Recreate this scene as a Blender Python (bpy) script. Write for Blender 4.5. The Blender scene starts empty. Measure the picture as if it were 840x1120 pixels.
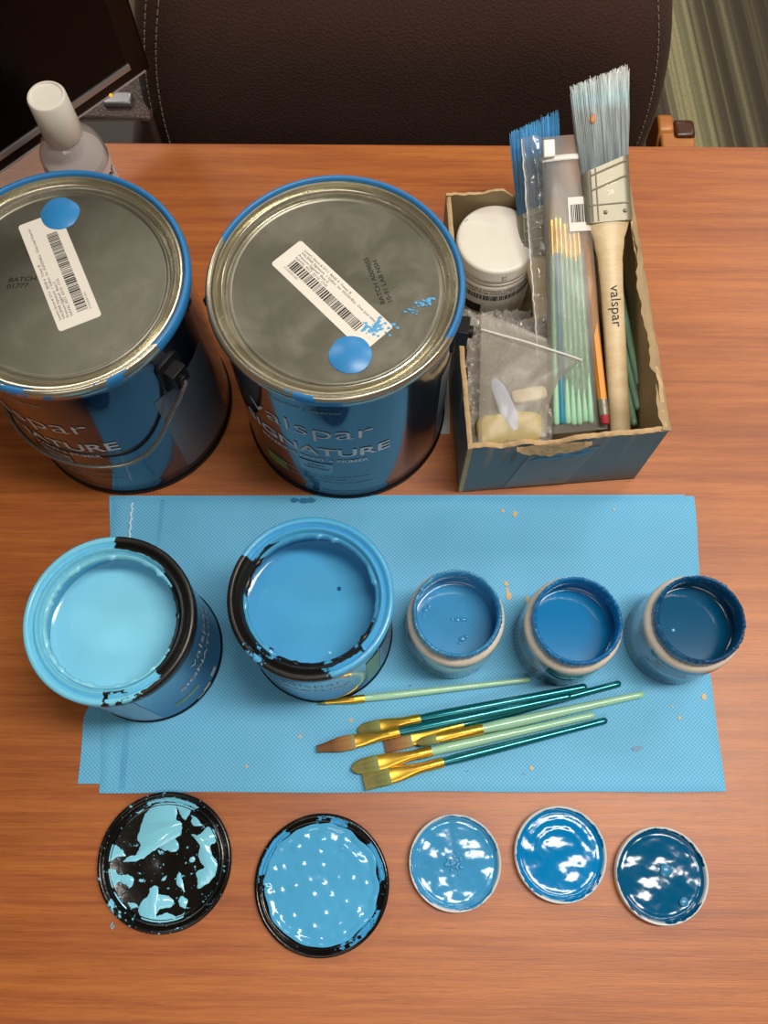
import bpy, bmesh, math, random
from mathutils import Vector, Matrix, noise
import mathutils
PI = math.pi
sc = bpy.context.scene
COL = sc.collection
S = 0.001            # build in millimetres
TZ = 740.0           # height of the table top above the floor
R = random.Random(7)
def rad(a): return a*PI/180
def lerp(a, b, t): return a+(b-a)*t
def sstep(a, b, x):
    t = max(0, min(1, (x-a)/(b-a))); return t*t*(3-2*t)
def nz(x, y, z=0.0): return noise.noise(Vector((x, y, z)))
# ------------------------------------------------------------------ materials
def lin(c):
    if isinstance(c, str):
        c = c.lstrip('#'); c = [int(c[i:i+2], 16)/255 for i in (0, 2, 4)]
        c = [x/12.92 if x <= .04045 else ((x+.055)/1.055)**2.4 for x in c]
    return (c[0], c[1], c[2], 1)
class NT:
    def __init__(s, name):
        s.m = bpy.data.materials.new(name); s.m.use_nodes = True
        s.t = s.m.node_tree; s.t.nodes.clear()
        s.out = s.t.nodes.new('ShaderNodeOutputMaterial')
    def n(s, typ, props=None, **ins):
        nd = s.t.nodes.new('ShaderNode'+typ)
        for k, v in (props or {}).items(): setattr(nd, k, v)
        for k, v in ins.items():
            key = int(k[1:]) if k[0] == '_' and k[1:].isdigit() else k.replace('_', ' ')
            s.set(nd.inputs[key], v)
        return nd
    def set(s, sock, v):
        if isinstance(v, bpy.types.Node): v = v.outputs[0]
        if isinstance(v, bpy.types.NodeSocket): s.t.links.new(v, sock)
        else: sock.default_value = v
    def math(s, op, a, b=0.0, c=0.0):
        return s.n('Math', {'operation': op}, _0=a, _1=b, _2=c).outputs[0]
    def coord(s, scale=(1, 1, 1), rot=(0, 0, 0), loc=(0, 0, 0)):
        tc = s.n('TexCoord').outputs['Object']
        return s.n('Mapping', None, Vector=tc, Scale=scale, Rotation=rot, Location=loc).outputs[0]
    def noise(s, vec, scale=5, detail=3, rough=.5, dist=0.0):
        return s.n('TexNoise', None, Vector=vec, Scale=scale, Detail=detail, Roughness=rough, Distortion=dist).outputs[0]
    def ramp(s, fac, stops, interp='LINEAR'):
        nd = s.n('ValToRGB', None, Fac=fac); cr = nd.color_ramp; cr.interpolation = interp
        while len(cr.elements) < len(stops): cr.elements.new(.5)
        for e, (p, c) in zip(cr.elements, stops):
            e.position = p; e.color = lin(c) if not isinstance(c, (int, float)) else (c, c, c, 1)
        return nd.outputs[0]
    def mix(s, fac, a, b):
        nd = s.t.nodes.new('ShaderNodeMix'); nd.data_type = 'RGBA'
        s.set(nd.inputs[0], fac); s.set(nd.inputs[6], a); s.set(nd.inputs[7], b)
        return nd.outputs[2]
    def bump(s, h, strength=.3, dist=.001):
        return s.n('Bump', None, Height=h, Strength=strength, Distance=dist).outputs[0]
    def bsdf(s, color, rough=.5, metal=0.0, normal=None, **kw):
        b = s.n('BsdfPrincipled')
        s.set(b.inputs['Base Color'], color if not isinstance(color, str) else lin(color))
        s.set(b.inputs['Roughness'], rough); s.set(b.inputs['Metallic'], metal)
        if normal is not None: s.set(b.inputs['Normal'], normal)
        for k, v in kw.items(): s.set(b.inputs[k.replace('_', ' ')], v)
        return b.outputs[0]
    def done(s, sh): s.set(s.out.inputs['Surface'], sh); return s.m
def plain(name, color, rough=.5, metal=0.0, var=.06, vscale=60, bump=0.0, bscale=400, **kw):
    t = NT(name); c = t.coord()
    nn = t.noise(c, vscale, 3)
    base = lin(color)
    dark = tuple(x*(1-2*var) for x in base[:3])+(1,); lite = tuple(min(1, x*(1+2*var)) for x in base[:3])+(1,)
    col = t.mix(nn, dark, lite)
    nm = t.bump(t.noise(c, bscale, 3), bump, .0005) if bump else None
    return t.done(t.bsdf(col, rough, metal, nm, **kw))

def wood_mat(name, c0, c1, c2, c3, rough=.4, sx=1.0):
    t = NT(name)
    c = t.coord((1.5*sx, 40, 40)); w = t.noise(c, 3.2, 6, .65, .3)
    f = t.coord((5*sx, 150, 150)); fine = t.noise(f, 4, 5, .7)
    l = t.coord((.9*sx, 6, 6)); big = t.noise(l, 2.2, 3, .5, .6)
    p = t.coord((22*sx, 420, 420)); pores = t.noise(p, 3, 3, .6)
    v = t.math('ADD', t.math('MULTIPLY', w, .62), t.math('MULTIPLY', fine, .38))
    v = t.math('ADD', v, t.math('MULTIPLY', t.math('SUBTRACT', big, .5), .34))
    col = t.ramp(v, [(.22, c0), (.42, c1), (.56, c2), (.78, c3)])
    pm = t.ramp(pores, [(.34, 1.0), (.44, 0.0)])
    col = t.mix(t.math('MULTIPLY', pm, .35), col, lin(c0))
    h = t.math('ADD', t.math('MULTIPLY', fine, .6), t.math('MULTIPLY', pores, .6))
    nm = t.bump(h, .22, .0006)
    rg = t.math('ADD', rough, t.math('MULTIPLY', t.math('SUBTRACT', fine, .5), .2))
    return t.done(t.bsdf(col, rg, 0, nm, Specular_IOR_Level=.65))
M = {}
M['wood'] = wood_mat('table_laminate', '#7a3a12', '#99501d', '#ad6227', '#be7434', .43)
M['arm_wood'] = wood_mat('arm_wood', '#96511f', '#b06a2c', '#bd7836', '#cc8a48', .4, 4)
M['table_edge'] = plain('table_edge_band', '#5d3314', .45)
M['leg_panel'] = plain('table_panel', '#6b3a1a', .5)

def cloth_mat():
    t = NT('nonwoven_cloth')
    c = t.coord()
    sep = t.n('SeparateXYZ', None, Vector=c)
    k = 2*PI/.0031
    u = t.math('SINE', t.math('MULTIPLY', sep.outputs[0], k)); v = t.math('SINE', t.math('MULTIPLY', sep.outputs[1], k))
    d = t.math('ADD', t.math('MULTIPLY', t.math('MULTIPLY', u, v), .5), .5)
    o = t.coord()
    n1 = t.noise(o, 9, 4); n2 = t.noise(o, 900, 2)
    col = t.mix(d, lin('#3f93c6'), lin('#78c8ea'))
    col = t.mix(t.math('MULTIPLY', n1, .5), col, lin('#62b2de'))
    h = t.math('ADD', d, t.math('MULTIPLY', n2, .3))
    return t.done(t.bsdf(col, .62, 0, t.bump(h, .35, .0003), Sheen_Weight=.15))
M['cloth'] = cloth_mat()
M['seam'] = plain('cloth_seam', '#4a9fd0', .6)
M['stitch_clear'] = plain('clear_stitch', '#cfe6ee', .3)
M['fleck_beige'] = plain('beige_fleck', '#cdb27f', .6)
M['fleck_blue'] = plain('blue_fleck', '#1a6f9c', .4)

def carpet_mat():
    t = NT('striped_carpet')
    c = t.coord((1, 1, 1), (0, 0, rad(-3.8)))
    sep = t.n('SeparateXYZ', None, Vector=c); x = sep.outputs[0]
    def band(scale, w):
        cv = t.n('CombineXYZ', None, X=t.math('MULTIPLY', x, scale), Y=w).outputs[0]
        return t.noise(cv, 1, 1, .5)
    b1 = band(17, .3); b2 = band(48, 4.2); b3 = band(130, 9.1)
    v = t.math('ADD', t.math('MULTIPLY', b1, .8), t.math('ADD', t.math('MULTIPLY', b2, .5), t.math('MULTIPLY', b3, .3)))
    v = t.math('MULTIPLY', v, .625)
    col = t.ramp(v, [(.42, '#453d31'), (.47, '#5c5443'), (.5, '#6d6950'), (.54, '#8a8766'), (.6, '#b3ab82')])
    sp = t.noise(t.coord((1, .5, 1)), 330, 2)
    col = t.mix(t.math('MULTIPLY', sp, .5), col, lin('#2f2b22'))
    return t.done(t.bsdf(col, .95, 0, t.bump(sp, .8, .004)))
M['carpet'] = carpet_mat()

def leather_mat():
    t = NT('brown_leather'); c = t.coord()
    vo = t.n('TexVoronoi', {'feature': 'DISTANCE_TO_EDGE'}, Vector=c, Scale=210).outputs['Distance']
    n1 = t.noise(c, 350, 3); n2 = t.noise(c, 6, 3)
    col = t.mix(n2, lin('#3f2d29'), lin('#4e3b36'))
    h = t.math('ADD', t.ramp(vo, [(0, 0.0), (.25, 1.0)]), t.math('MULTIPLY', n1, .4))
    return t.done(t.bsdf(col, .42, 0, t.bump(h, .3, .0009)))
M['leather'] = leather_mat()
M['pad_dark'] = plain('worn_dark_pad', '#352a27', .5)
M['thread'] = plain('seam_thread', '#8a7a6c', .7)
M['pad_brown'] = plain('arm_pad', '#4a2b1c', .28)
M['silver'] = plain('silver_plastic', '#9a9a9c', .3, .6)
M['monitor_black'] = plain('monitor_black', '#120806', .35, Specular_IOR_Level=.25)
M['screen'] = plain('screen_glass', '#040303', .25, Specular_IOR_Level=.15)
M['screen2'] = plain('screen_bezel_inner', '#0a0506', .3)
M['silver_line'] = plain('thin_silver', '#b9b6b2', .3, .5)
t_ = NT('amber_led'); M['led'] = t_.done(t_.bsdf('#d88a10', .3, 0, None, Emission_Color=lin('#ff9a18'), Emission_Strength=1.2))

def tin_mat(name, c0='#7b796c', c1='#8e8c80', rough=.34):
    t = NT(name); c = t.coord()
    n1 = t.noise(c, 28, 5, .6, .5); n2 = t.noise(c, 160, 4, .6)
    f = t.ramp(n1, [(.45, 0.0), (.75, 1.0)])
    col = t.mix(f, lin(c0), lin(c1)); bs = .04 if rough > .3 else .008
    rg = t.math('ADD', rough-.06, t.math('MULTIPLY', n1, .25))
    return t.done(t.bsdf(col, rg, .85, t.bump(n2, bs, .0004)))
M['tin_plate'] = tin_mat('lid_tinplate')
M['tin_ring'] = tin_mat('ring_tinplate', '#c8c3b0', '#dad6c8', .19)
M['wire'] = tin_mat('bail_wire', '#9b9a97', '#b4b2ad', .22)
M['gold'] = plain('gold_ferrule', '#e8bb4a', .3, .9, .08, 200)
M['ferrule_steel'] = plain('steel_ferrule', '#8f8a79', .48, .5)

def masked_rim(name, base, paint, sectors, rng=None, amp=.25, nscale=90, brough=.35, bmetal=0.0, prough=.22, lumps=.5, seed=0.0, extra=0.0):
    """base surface with dried paint lying over angular sectors (deg) of a rim"""
    t = NT(name); c = t.coord(); sep = t.n('SeparateXYZ', None, Vector=c)
    x, y = sep.outputs[0], sep.outputs[1]
    r = t.math('SQRT', t.math('ADD', t.math('MULTIPLY', x, x), t.math('MULTIPLY', y, y)))
    nv = t.n('Mapping', None, Vector=c, Location=(seed, seed*.7, 0)).outputs[0]
    nn = t.math('SUBTRACT', t.noise(nv, nscale, 4, .6), .5)
    mask = None
    for (cd, hw, r0, r1) in sectors:
        a = rad(cd)
        dt = t.math('DIVIDE', t.math('ADD', t.math('MULTIPLY', x, math.cos(a)), t.math('MULTIPLY', y, math.sin(a))), r)
        q = t.math('ADD', dt, t.math('MULTIPLY', nn, amp))
        m = t.math('GREATER_THAN', q, math.cos(rad(hw)))
        rr = t.math('ADD', r, t.math('MULTIPLY', nn, .004))
        m = t.math('MULTIPLY', m, t.math('MULTIPLY', t.math('GREATER_THAN', rr, r0*S), t.math('LESS_THAN', rr, r1*S)))
        mask = m if mask is None else t.math('MAXIMUM', mask, m)
    if extra:
        sp = t.math('GREATER_THAN', t.noise(nv, nscale*2.2, 4, .6), 1-extra)
        mask = t.math('MAXIMUM', mask, sp)
    n2 = t.noise(c, 260, 3)
    pl = lin(paint); pd = tuple(v*.86 for v in pl[:3])+(1,)
    pcol = t.mix(n2, pd, pl)
    col = t.mix(mask, lin(base), pcol)
    rg = t.math('ADD', brough, t.math('MULTIPLY', mask, prough-brough))
    me = t.math('MULTIPLY', t.math('SUBTRACT', 1.0, mask), bmetal)
    h = t.math('ADD', mask, t.math('MULTIPLY', n2, lumps))
    return t.done(t.bsdf(col, rg, me, t.bump(h, .45, .0008)))
def paint_mat(name, c, rough=.12, var=.03):
    return plain(name, c, rough, 0, var, 40, 0, 400, Specular_IOR_Level=.38, Coat_Weight=.08, Coat_Roughness=.05)
P1, P2, P3, P4, P5 = '#84cfe8', '#4da3d2', '#3d8fc0', '#0078b4', '#005078'
for i, p in enumerate((P1, P2, P3, P4, P5)): M['paint%d' % (i+1)] = paint_mat('wet_paint', p)
M['paint_wall1'] = plain('paint_coated_wall', '#5fb9dd', .35); M['paint_wall2'] = plain('paint_coated_wall', '#2f8cc4', .35)
M['dot_blue'] = plain('dried_blue_dot', '#2f80bd', .35)
M['smear_blue'] = plain('dry_blue_smear', '#4f9fd0', .5)
def can_mat(name, base='#0d2740', rough=.12, metal=.75):
    t = NT(name); c = t.coord(); n = t.noise(c, 25, 3)
    col = t.mix(n, lin(base), tuple(v*1.25 for v in lin(base)[:3])+(1,))
    return t.done(t.bsdf(col, rough, metal, None, Coat_Weight=.6, Coat_Roughness=.04))
M['can_navy'] = can_mat('gallon_label_navy', '#26374e', .14, .85)
M['can_black'] = plain('black_plastic', '#0c0b0b', .45, Specular_IOR_Level=.3)
M['panel_grey'] = plain('grey_info_panel', '#5d6670', .4, .3, .2, 900)
M['txt_silver'] = plain('silver_lettering', '#cdd5da', .5, .1)
M['txt_grey'] = plain('small_print', '#8fa0ac', .45, .2)
M['green_label'] = plain('green_square', '#5d7a22', .4)
M['green_pale'] = plain('pale_green_strip', '#6f9f78', .4)
M['shield'] = plain('pale_shield', '#84a6ba', .35, .2)
M['sticker'] = plain('white_sticker', '#dcd6cc', .5, 0, .02)
M['ink'] = plain('black_ink', '#17130f', .6)
M['ink_soft'] = plain('printed_ink', '#3f3a38', .6)
M['quart_body'] = can_mat('quart_label_blue', '#245a86', .16, .55)
M['quart_pale'] = plain('quart_pale_panel', '#8fa6b8', .25, .4)
M['jar_white'] = plain('jar_white_plastic', '#d9d2c6', .3)
def clear_plastic(name, color, rough, alpha, ior=1.3, tl=.25):
    t = NT(name)
    g = t.n('BsdfGlossy', None, Color=(1, 1, 1, 1), Roughness=rough).outputs[0]
    tr = t.n('BsdfTransparent', None, Color=(.97, .97, .97, 1)).outputs[0]
    df = t.n('BsdfDiffuse', None, Color=lin(color)).outputs[0]
    tn = t.n('BsdfTranslucent', None, Color=lin(color)).outputs[0]
    body = t.n('MixShader', None, Fac=tl, _1=df, _2=tn).outputs[0]
    a = t.n('MixShader', None, Fac=alpha, _1=tr, _2=body).outputs[0]
    bf = t.n('NewGeometry').outputs['Backfacing']
    fr = t.n('Fresnel', None, IOR=t.math('ADD', ior, t.math('MULTIPLY', bf, 1/ior-ior))).outputs[0]
    return t.done(t.n('MixShader', None, Fac=fr, _1=a, _2=g).outputs[0])
def frosted(name):
    t = NT(name)
    rf = t.n('BsdfRefraction', None, Color=(.95, .95, .93, 1), Roughness=.55, IOR=1.35).outputs[0]
    tr = t.n('BsdfTransparent', None, Color=(.97, .97, .95, 1)).outputs[0]
    df = t.n('BsdfDiffuse', None, Color=lin('#b5b2aa')).outputs[0]
    tn = t.n('BsdfTranslucent', None, Color=lin('#b5b2aa')).outputs[0]
    g = t.n('BsdfGlossy', None, Roughness=.25).outputs[0]
    a = t.n('MixShader', None, Fac=.7, _1=tr, _2=rf).outputs[0]
    b = t.n('MixShader', None, Fac=.45, _1=df, _2=tn).outputs[0]
    s = t.n('MixShader', None, Fac=.36, _1=a, _2=b).outputs[0]
    return t.done(t.n('MixShader', None, Fac=.02, _1=s, _2=g).outputs[0])
M['frost'] = frosted('frosted_pouch')
M['clear_film'] = clear_plastic('clear_film', '#c9c6c0', .12, .22, 1.5)
M['bag_film'] = clear_plastic('zip_bag_film', '#b9b3a6', .28, .35, 1.28)
M['tape_film'] = clear_plastic('clear_tape', '#a39c96', .3, .62, 1.15)
M['wrap'] = clear_plastic('grey_plastic_wrap', '#b3ada6', .16, .86, 1.6)
M['zipper'] = plain('zip_strip', '#d2cfc8', .3)
M['bottle_clear'] = clear_plastic('bottle_clear', '#d8d0cd', .06, .3, 1.4)
M['gel'] = clear_plastic('sanitizer_gel', '#ddd2cf', .1, .96, 1.3, .35)
M['cap_white'] = plain('white_cap', '#e2ddd2', .32, 0, .02)
M['bottle_label'] = plain('bottle_label', '#d3c6c2', .4)
M['navy_ink'] = plain('navy_ink', '#1d1a3a', .5)
M['bluegrey_card'] = plain('printed_card', '#626766', .5, 0, .1, 30, .1, 300)
M['kraft'] = plain('kraft_card', '#a08866', .85, 0, .12, 60, .3, 500)
M['kraft_in'] = plain('kraft_inside', '#94805f', .85, 0, .1, 40, .2, 400)
M['kraft_light'] = plain('torn_kraft', '#bd9f75', .9, 0, .15, 200, .6, 700)
M['mint'] = plain('mint_lacquer', '#9fd0b0', .22, 0, .03, 40, 0, 1, Coat_Weight=.5)
M['teal'] = plain('teal_lacquer', '#137783', .24, .65, .06, 40, 0, 1, Coat_Weight=.6)
M['navy_stripe'] = plain('blue_lacquer', '#2f86a5', .25)
def bristle_mat(name, stops, y0, y1, ax='Y', streak=1800, rough=.6):
    t = NT(name); tc = t.coord(); sep = t.n('SeparateXYZ', None, Vector=tc)
    f = t.n('MapRange', None, Value=sep.outputs[ax], From_Min=y0*S, From_Max=y1*S).outputs[0]
    st = t.noise(t.coord((streak/60, 1.5, streak/60)), 18, 3, .6)
    f2 = t.math('ADD', f, t.math('MULTIPLY', t.math('SUBTRACT', st, .5), .22))
    col = t.ramp(f2, stops)
    dk = t.ramp(st, [(.35, 0.0), (.6, 1.0)])
    col = t.mix(t.math('MULTIPLY', t.math('SUBTRACT', 1.0, dk), .32), col, lin('#2a2622'))
    return t.done(t.bsdf(col, rough, 0, t.bump(st, .4, .0005)))
M['br_green'] = bristle_mat('bristle_green', [(0, '#8d9b62'), (.25, '#7f8440'), (.7, '#6d6d2c'), (1, '#7a7436')], 0, 14)
M['br_brown'] = bristle_mat('bristle_brown', [(0, '#9aa07c'), (.18, '#a98245'), (.6, '#96662b'), (1, '#6e4318')], 0, 18)
M['br_big'] = bristle_mat('bristle_grey', [(0, '#8d989c'), (.35, '#a4adae'), (.55, '#b3bcbb'), (.7, '#c6e0e6'), (.95, '#eef3f1')], 212, 280, 'Y', 700)
M['br_blue'] = bristle_mat('bristle_blue', [(0, '#4d6f8c'), (.45, '#5b8fb5'), (.68, '#3f93d2'), (1, '#59aee6')], 186, 232, 'Y', 700)
M['pale_wood'] = wood_mat('pale_handle_wood', '#c2a578', '#cfb58b', '#d8c29a', '#e0cca8', .42, 3)
M['pencil_orange'] = plain('pencil_lacquer', '#dd8a14', .5)
M['eraser'] = plain('pink_eraser', '#b0323c', .7)
M['pencil_wood'] = plain('sharpened_wood', '#d3a26a', .6)
M['pen_black'] = plain('pen_barrel', '#2a2a2d', .3)
M['yellow'] = plain('yellow_sponge', '#cdb35a', .7, 0, .1, 90, .5, 250)
M['lilac'] = plain('pale_lilac_plastic', '#b9bfd6', .3)
M['beige'] = plain('beige_block', '#d6c6a4', .6)
M['paper'] = plain('white_paper', '#bdbbb8', .7)
M['dark_edge'] = plain('dark_print_edge', '#141a22', .3)
# ------------------------------------------------------------------ mesh builder
class MB:
    def __init__(s): s.v = []; s.f = []; s.mi = []
    def add(s, vs, fs, mi=0):
        b = len(s.v); s.v += [tuple(v) for v in vs]; s.f += [tuple(b+i for i in f) for f in fs]; s.mi += [mi]*len(fs); return s
    def lathe(s, prof, n=96, a0=0, a1=360, mi=0, jit=None):
        full = abs(a1-a0) >= 359.9; m = n if full else n+1
        vs = []; fs = []
        for i in range(m):
            a = rad(a0+(a1-a0)*i/n)
            for j, (r, z) in enumerate(prof):
                dr, dz = jit(a, j) if jit else (0, 0)
                vs.append(((r+dr)*math.cos(a), (r+dr)*math.sin(a), z+dz))
        k = len(prof)
        for i in range(n):
            i2 = (i+1) % m
            for j in range(k-1):
                q = [i*k+j, i2*k+j, i2*k+j+1, i*k+j+1]
                if prof[j][0] < 1e-6: q = [q[0], q[2], q[3]]
                elif prof[j+1][0] < 1e-6: q = [q[0], q[1], q[2]]
                fs.append(tuple(q))
        return s.add(vs, fs, mi)
    def tube(s, pts, r, n=10, caps=True, mi=0, up=None, flat=None):
        """tube along pts, r a number or per point, flat = per-point (rx, rz)"""
        pts = [Vector(p) for p in pts]; k = len(pts); vs = []; fs = []
        prev = None
        for i, p in enumerate(pts):
            d = (pts[min(i+1, k-1)]-pts[max(i-1, 0)]).normalized()
            if prev is None:
                u = Vector(up) if up else (Vector((0, 0, 1)) if abs(d.z) < .9 else Vector((1, 0, 0)))
            else: u = prev
            sdir = d.cross(u).normalized(); u = sdir.cross(d).normalized(); prev = u
            if flat: rx, rz = flat[i]
            else: rx = rz = (r[i] if isinstance(r, (list, tuple)) else r)
            for j in range(n):
                a = 2*PI*j/n
                vs.append(p+sdir*rx*math.cos(a)+u*rz*math.sin(a))
        for i in range(k-1):
            for j in range(n):
                j2 = (j+1) % n
                fs.append((i*n+j, i*n+j2, (i+1)*n+j2, (i+1)*n+j))
        if caps:
            fs.append(tuple(range(n-1, -1, -1))); fs.append(tuple((k-1)*n+j for j in range(n)))
        return s.add(vs, fs, mi)
    def box(s, x0, x1, y0, y1, z0, z1, mi=0):
        vs = [(x, y, z) for z in (z0, z1) for y in (y0, y1) for x in (x0, x1)]
        return s.add(vs, [(0, 2, 3, 1), (4, 5, 7, 6), (0, 1, 5, 4), (2, 6, 7, 3), (0, 4, 6, 2), (1, 3, 7, 5)], mi)
    def prism(s, poly, z0, z1, mi=0):
        n = len(poly); vs = [(x, y, z0) for x, y in poly]+[(x, y, z1) for x, y in poly]
        fs = [tuple(range(n-1, -1, -1)), tuple(range(n, 2*n))]+[(i, (i+1) % n, n+(i+1) % n, n+i) for i in range(n)]
        return s.add(vs, fs, mi)
    def grid(s, fn, nu, nv, mi=0, closed_u=False):
        vs = [fn(i/nu, j/nv) for i in range(nu+1) for j in range(nv+1)]
        fs = [(i*(nv+1)+j, (i+1)*(nv+1)+j, (i+1)*(nv+1)+j+1, i*(nv+1)+j+1) for i in range(nu) for j in range(nv)]
        return s.add(vs, fs, mi)
    def sheet(s, fn, nu, nv, th, mi=0):
        """closed slab: top fn(u,v)->point, bottom th lower"""
        top = [Vector(fn(i/nu, j/nv)) for i in range(nu+1) for j in range(nv+1)]
        n = len(top); k = nv+1
        bot = [p-Vector((0, 0, th)) for p in top]
        fs = []
        for i in range(nu):
            for j in range(nv):
                q = (i*k+j, (i+1)*k+j, (i+1)*k+j+1, i*k+j+1)
                fs.append(q); fs.append(tuple(n+x for x in reversed(q)))
        ring = [i*k for i in range(nu+1)]+[nu*k+j for j in range(1, k)]+[i*k+nv for i in range(nu-1, -1, -1)]+[j for j in range(nv-1, 0, -1)]
        for a, b in zip(ring, ring[1:]+ring[:1]): fs.append((b, a, n+a, n+b))
        return s.add(top+bot, fs, mi)
    def map(s, fn): s.v = [tuple(fn(*v)) for v in s.v]; return s
    def build(s, name, mats, parent=None, sharp=35, smooth=True, bevel=0, sub=0, label=None):
        me = bpy.data.meshes.new(name)
        me.from_pydata([(x*S, y*S, z*S) for x, y, z in s.v], [], s.f)
        if not isinstance(mats, (list, tuple)): mats = [mats]
        for m in mats: me.materials.append(M[m] if isinstance(m, str) else m)
        for p, i in zip(me.polygons, s.mi): p.material_index = i
        bm = bmesh.new(); bm.from_mesh(me); bmesh.ops.recalc_face_normals(bm, faces=bm.faces); bm.to_mesh(me); bm.free()
        if smooth:
            me.shade_smooth(); me.set_sharp_from_angle(angle=rad(sharp))
        o = bpy.data.objects.new(name, me); COL.objects.link(o)
        if bevel:
            b = o.modifiers.new('bevel', 'BEVEL'); b.width = bevel*S; b.segments = 3; b.limit_method = 'ANGLE'; b.angle_limit = rad(40)
        if sub:
            b = o.modifiers.new('sub', 'SUBSURF'); b.levels = b.render_levels = sub
        if parent: o.parent = parent
        if label: o['label'] = label
        return o
def tag(o, label, cat, group=None):
    o['label'] = label; o['category'] = cat
    if group: o['group'] = group
    return o
def thing(name, label, cat, loc=(0, 0, 0), rotz=0, group=None, mat=None):
    o = bpy.data.objects.new(name, None); COL.objects.link(o); o.empty_display_size = .02
    if mat is not None:
        o.location = mat.to_translation(); o.rotation_euler = mat.to_euler()
    else:
        o.location = (loc[0]*S, loc[1]*S, (loc[2]+TZ)*S); o.rotation_euler = (0, 0, rotz)
    return tag(o, label, cat, group)
def frame_mat(p0, p1, up=(0, -.35, 1)):
    """local +Y runs p0->p1, local Z as near up as can be; millimetres above the table"""
    y = (Vector(p1)-Vector(p0)).normalized(); x = y.cross(Vector(up)).normalized(); z = x.cross(y)
    m = Matrix((x, y, z)).transposed().to_4x4()
    m.translation = Vector((p0[0]*S, p0[1]*S, (p0[2]+TZ)*S)); return m
_tc = {}
def text2d(s, size, align='LEFT', off=0.0, sx=1.0, shear=0.0, space=1.0):
    cu = bpy.data.curves.new('t', 'FONT'); cu.body = s; cu.size = size; cu.align_x = align; cu.offset = off; cu.shear = shear; cu.space_character = space
    cu.resolution_u = 3
    o = bpy.data.objects.new('t', cu); COL.objects.link(o)
    dg = bpy.context.evaluated_depsgraph_get(); dg.update()
    e = o.evaluated_get(dg); me = e.to_mesh()
    bm = bmesh.new(); bm.from_mesh(me); e.to_mesh_clear()
    for _ in range(4):
        ed = [x for x in bm.edges if x.calc_length() > size*.35]
        if not ed: break
        bmesh.ops.subdivide_edges(bm, edges=ed, cuts=1); bmesh.ops.triangulate(bm, faces=bm.faces)
    bm.verts.index_update()
    vs = [(v.co.x*sx, v.co.y) for v in bm.verts]; fs = [tuple(v.index for v in f.verts) for f in bm.faces]
    bm.free(); bpy.data.objects.remove(o); bpy.data.curves.remove(cu)
    return vs, fs
def on_plane(mb, s, size, x, y, ang, z, align='LEFT', off=0.0, sx=1.0, shear=0.0):
    vs, fs = text2d(s, size, align, off, sx, shear); c, q = math.cos(rad(ang)), math.sin(rad(ang))
    return mb.add([(x+a*c-b*q, y+a*q+b*c, z) for a, b in vs], fs)
def on_cyl(mb, s, size, az, z, r, align='CENTER', off=0.0, sx=1.0, shear=0.0, space=1.0, fit=None):
    vs, fs = text2d(s, size, align, off, sx, shear, space)
    if fit:
        k = rad(fit)*r/(max(v[0] for v in vs)-min(v[0] for v in vs)); vs = [(x*k, y) for x, y in vs]
    return mb.add([(r*math.cos(rad(az)+a/r), r*math.sin(rad(az)+a/r), z+b) for a, b in vs], fs)
def cyl_patch(mb, r, a0, a1, z0, z1, n=24):
    return mb.grid(lambda u, v: (r*math.cos(rad(lerp(a0, a1, u))), r*math.sin(rad(lerp(a0, a1, u))), lerp(z0, z1, v)), n, 2)
def catmull(pts, k=4):
    out = []; n = len(pts)
    for i in range(n):
        p0, p1, p2, p3 = pts[i-1], pts[i], pts[(i+1) % n], pts[(i+2) % n]
        for j in range(k):
            t = j/k
            out.append(tuple(.5*((2*b)+(c-a)*t+(2*a-5*b+4*c-d)*t*t+(-a+3*b-3*c+d)*t**3) for a, b, c, d in zip(p0, p1, p2, p3)))
    return out
def blob(mb, pts, z0, h, mi=0):
    """a puddle of paint with rounded edge"""
    n = len(pts); cx = sum(p[0] for p in pts)/n; cy = sum(p[1] for p in pts)/n
    # inset ring along the normals
    area = sum(pts[i][0]*pts[(i+1) % n][1]-pts[(i+1) % n][0]*pts[i][1] for i in range(n))
    sg = 1 if area > 0 else -1
    ins = []
    for i in range(n):
        a, b = pts[i-1], pts[(i+1) % n]; dx, dy = b[0]-a[0], b[1]-a[1]; l = math.hypot(dx, dy) or 1
        ins.append((pts[i][0]-sg*dy/l*h*.45, pts[i][1]+sg*dx/l*h*.45))
    vs = [(x, y, z0) for x, y in pts]+[(x, y, z0+h*.7) for x, y in [((p[0]*.7+q[0]*.3), (p[1]*.7+q[1]*.3)) for p, q in zip(pts, ins)]]+[(x, y, z0+h) for x, y in ins]
    fs = [(i, (i+1) % n, n+(i+1) % n, n+i) for i in range(n)]+[(n+i, n+(i+1) % n, 2*n+(i+1) % n, 2*n+i) for i in range(n)]
    fs.append(tuple(range(2*n, 3*n)))
    return mb.add(vs, fs, mi)
def barcode(mb, x, y, ang, length, h, z, seed=1, groups=10):
    rr = random.Random(seed); c, q = math.cos(rad(ang)), math.sin(rad(ang)); t = 0
    while t < length:
        w = rr.choice((.35, .35, .6, .9, 1.3))
        w = min(w, length-t)
        mb.add([(x+a*c-b*q, y+a*q+b*c, z) for a, b in ((t, 0), (t+w, 0), (t+w, h), (t, h))], [(0, 1, 2, 3)])
        t += w+rr.choice((.35, .35, .5, .8))
    return mb
def rrect(w, h, r, n=5):
    out = []
    for cx, cy, a in ((w/2-r, h/2-r, 0), (-w/2+r, h/2-r, 90), (-w/2+r, -h/2+r, 180), (w/2-r, -h/2+r, 270)):
        for i in range(n+1):
            b = rad(a+90*i/n); out.append((cx+r*math.cos(b), cy+r*math.sin(b)))
    return out
def rot2(pts, ang, dx=0, dy=0):
    c, s = math.cos(rad(ang)), math.sin(rad(ang)); return [(x*c-y*s+dx, x*s+y*c+dy) for x, y in pts]
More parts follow.
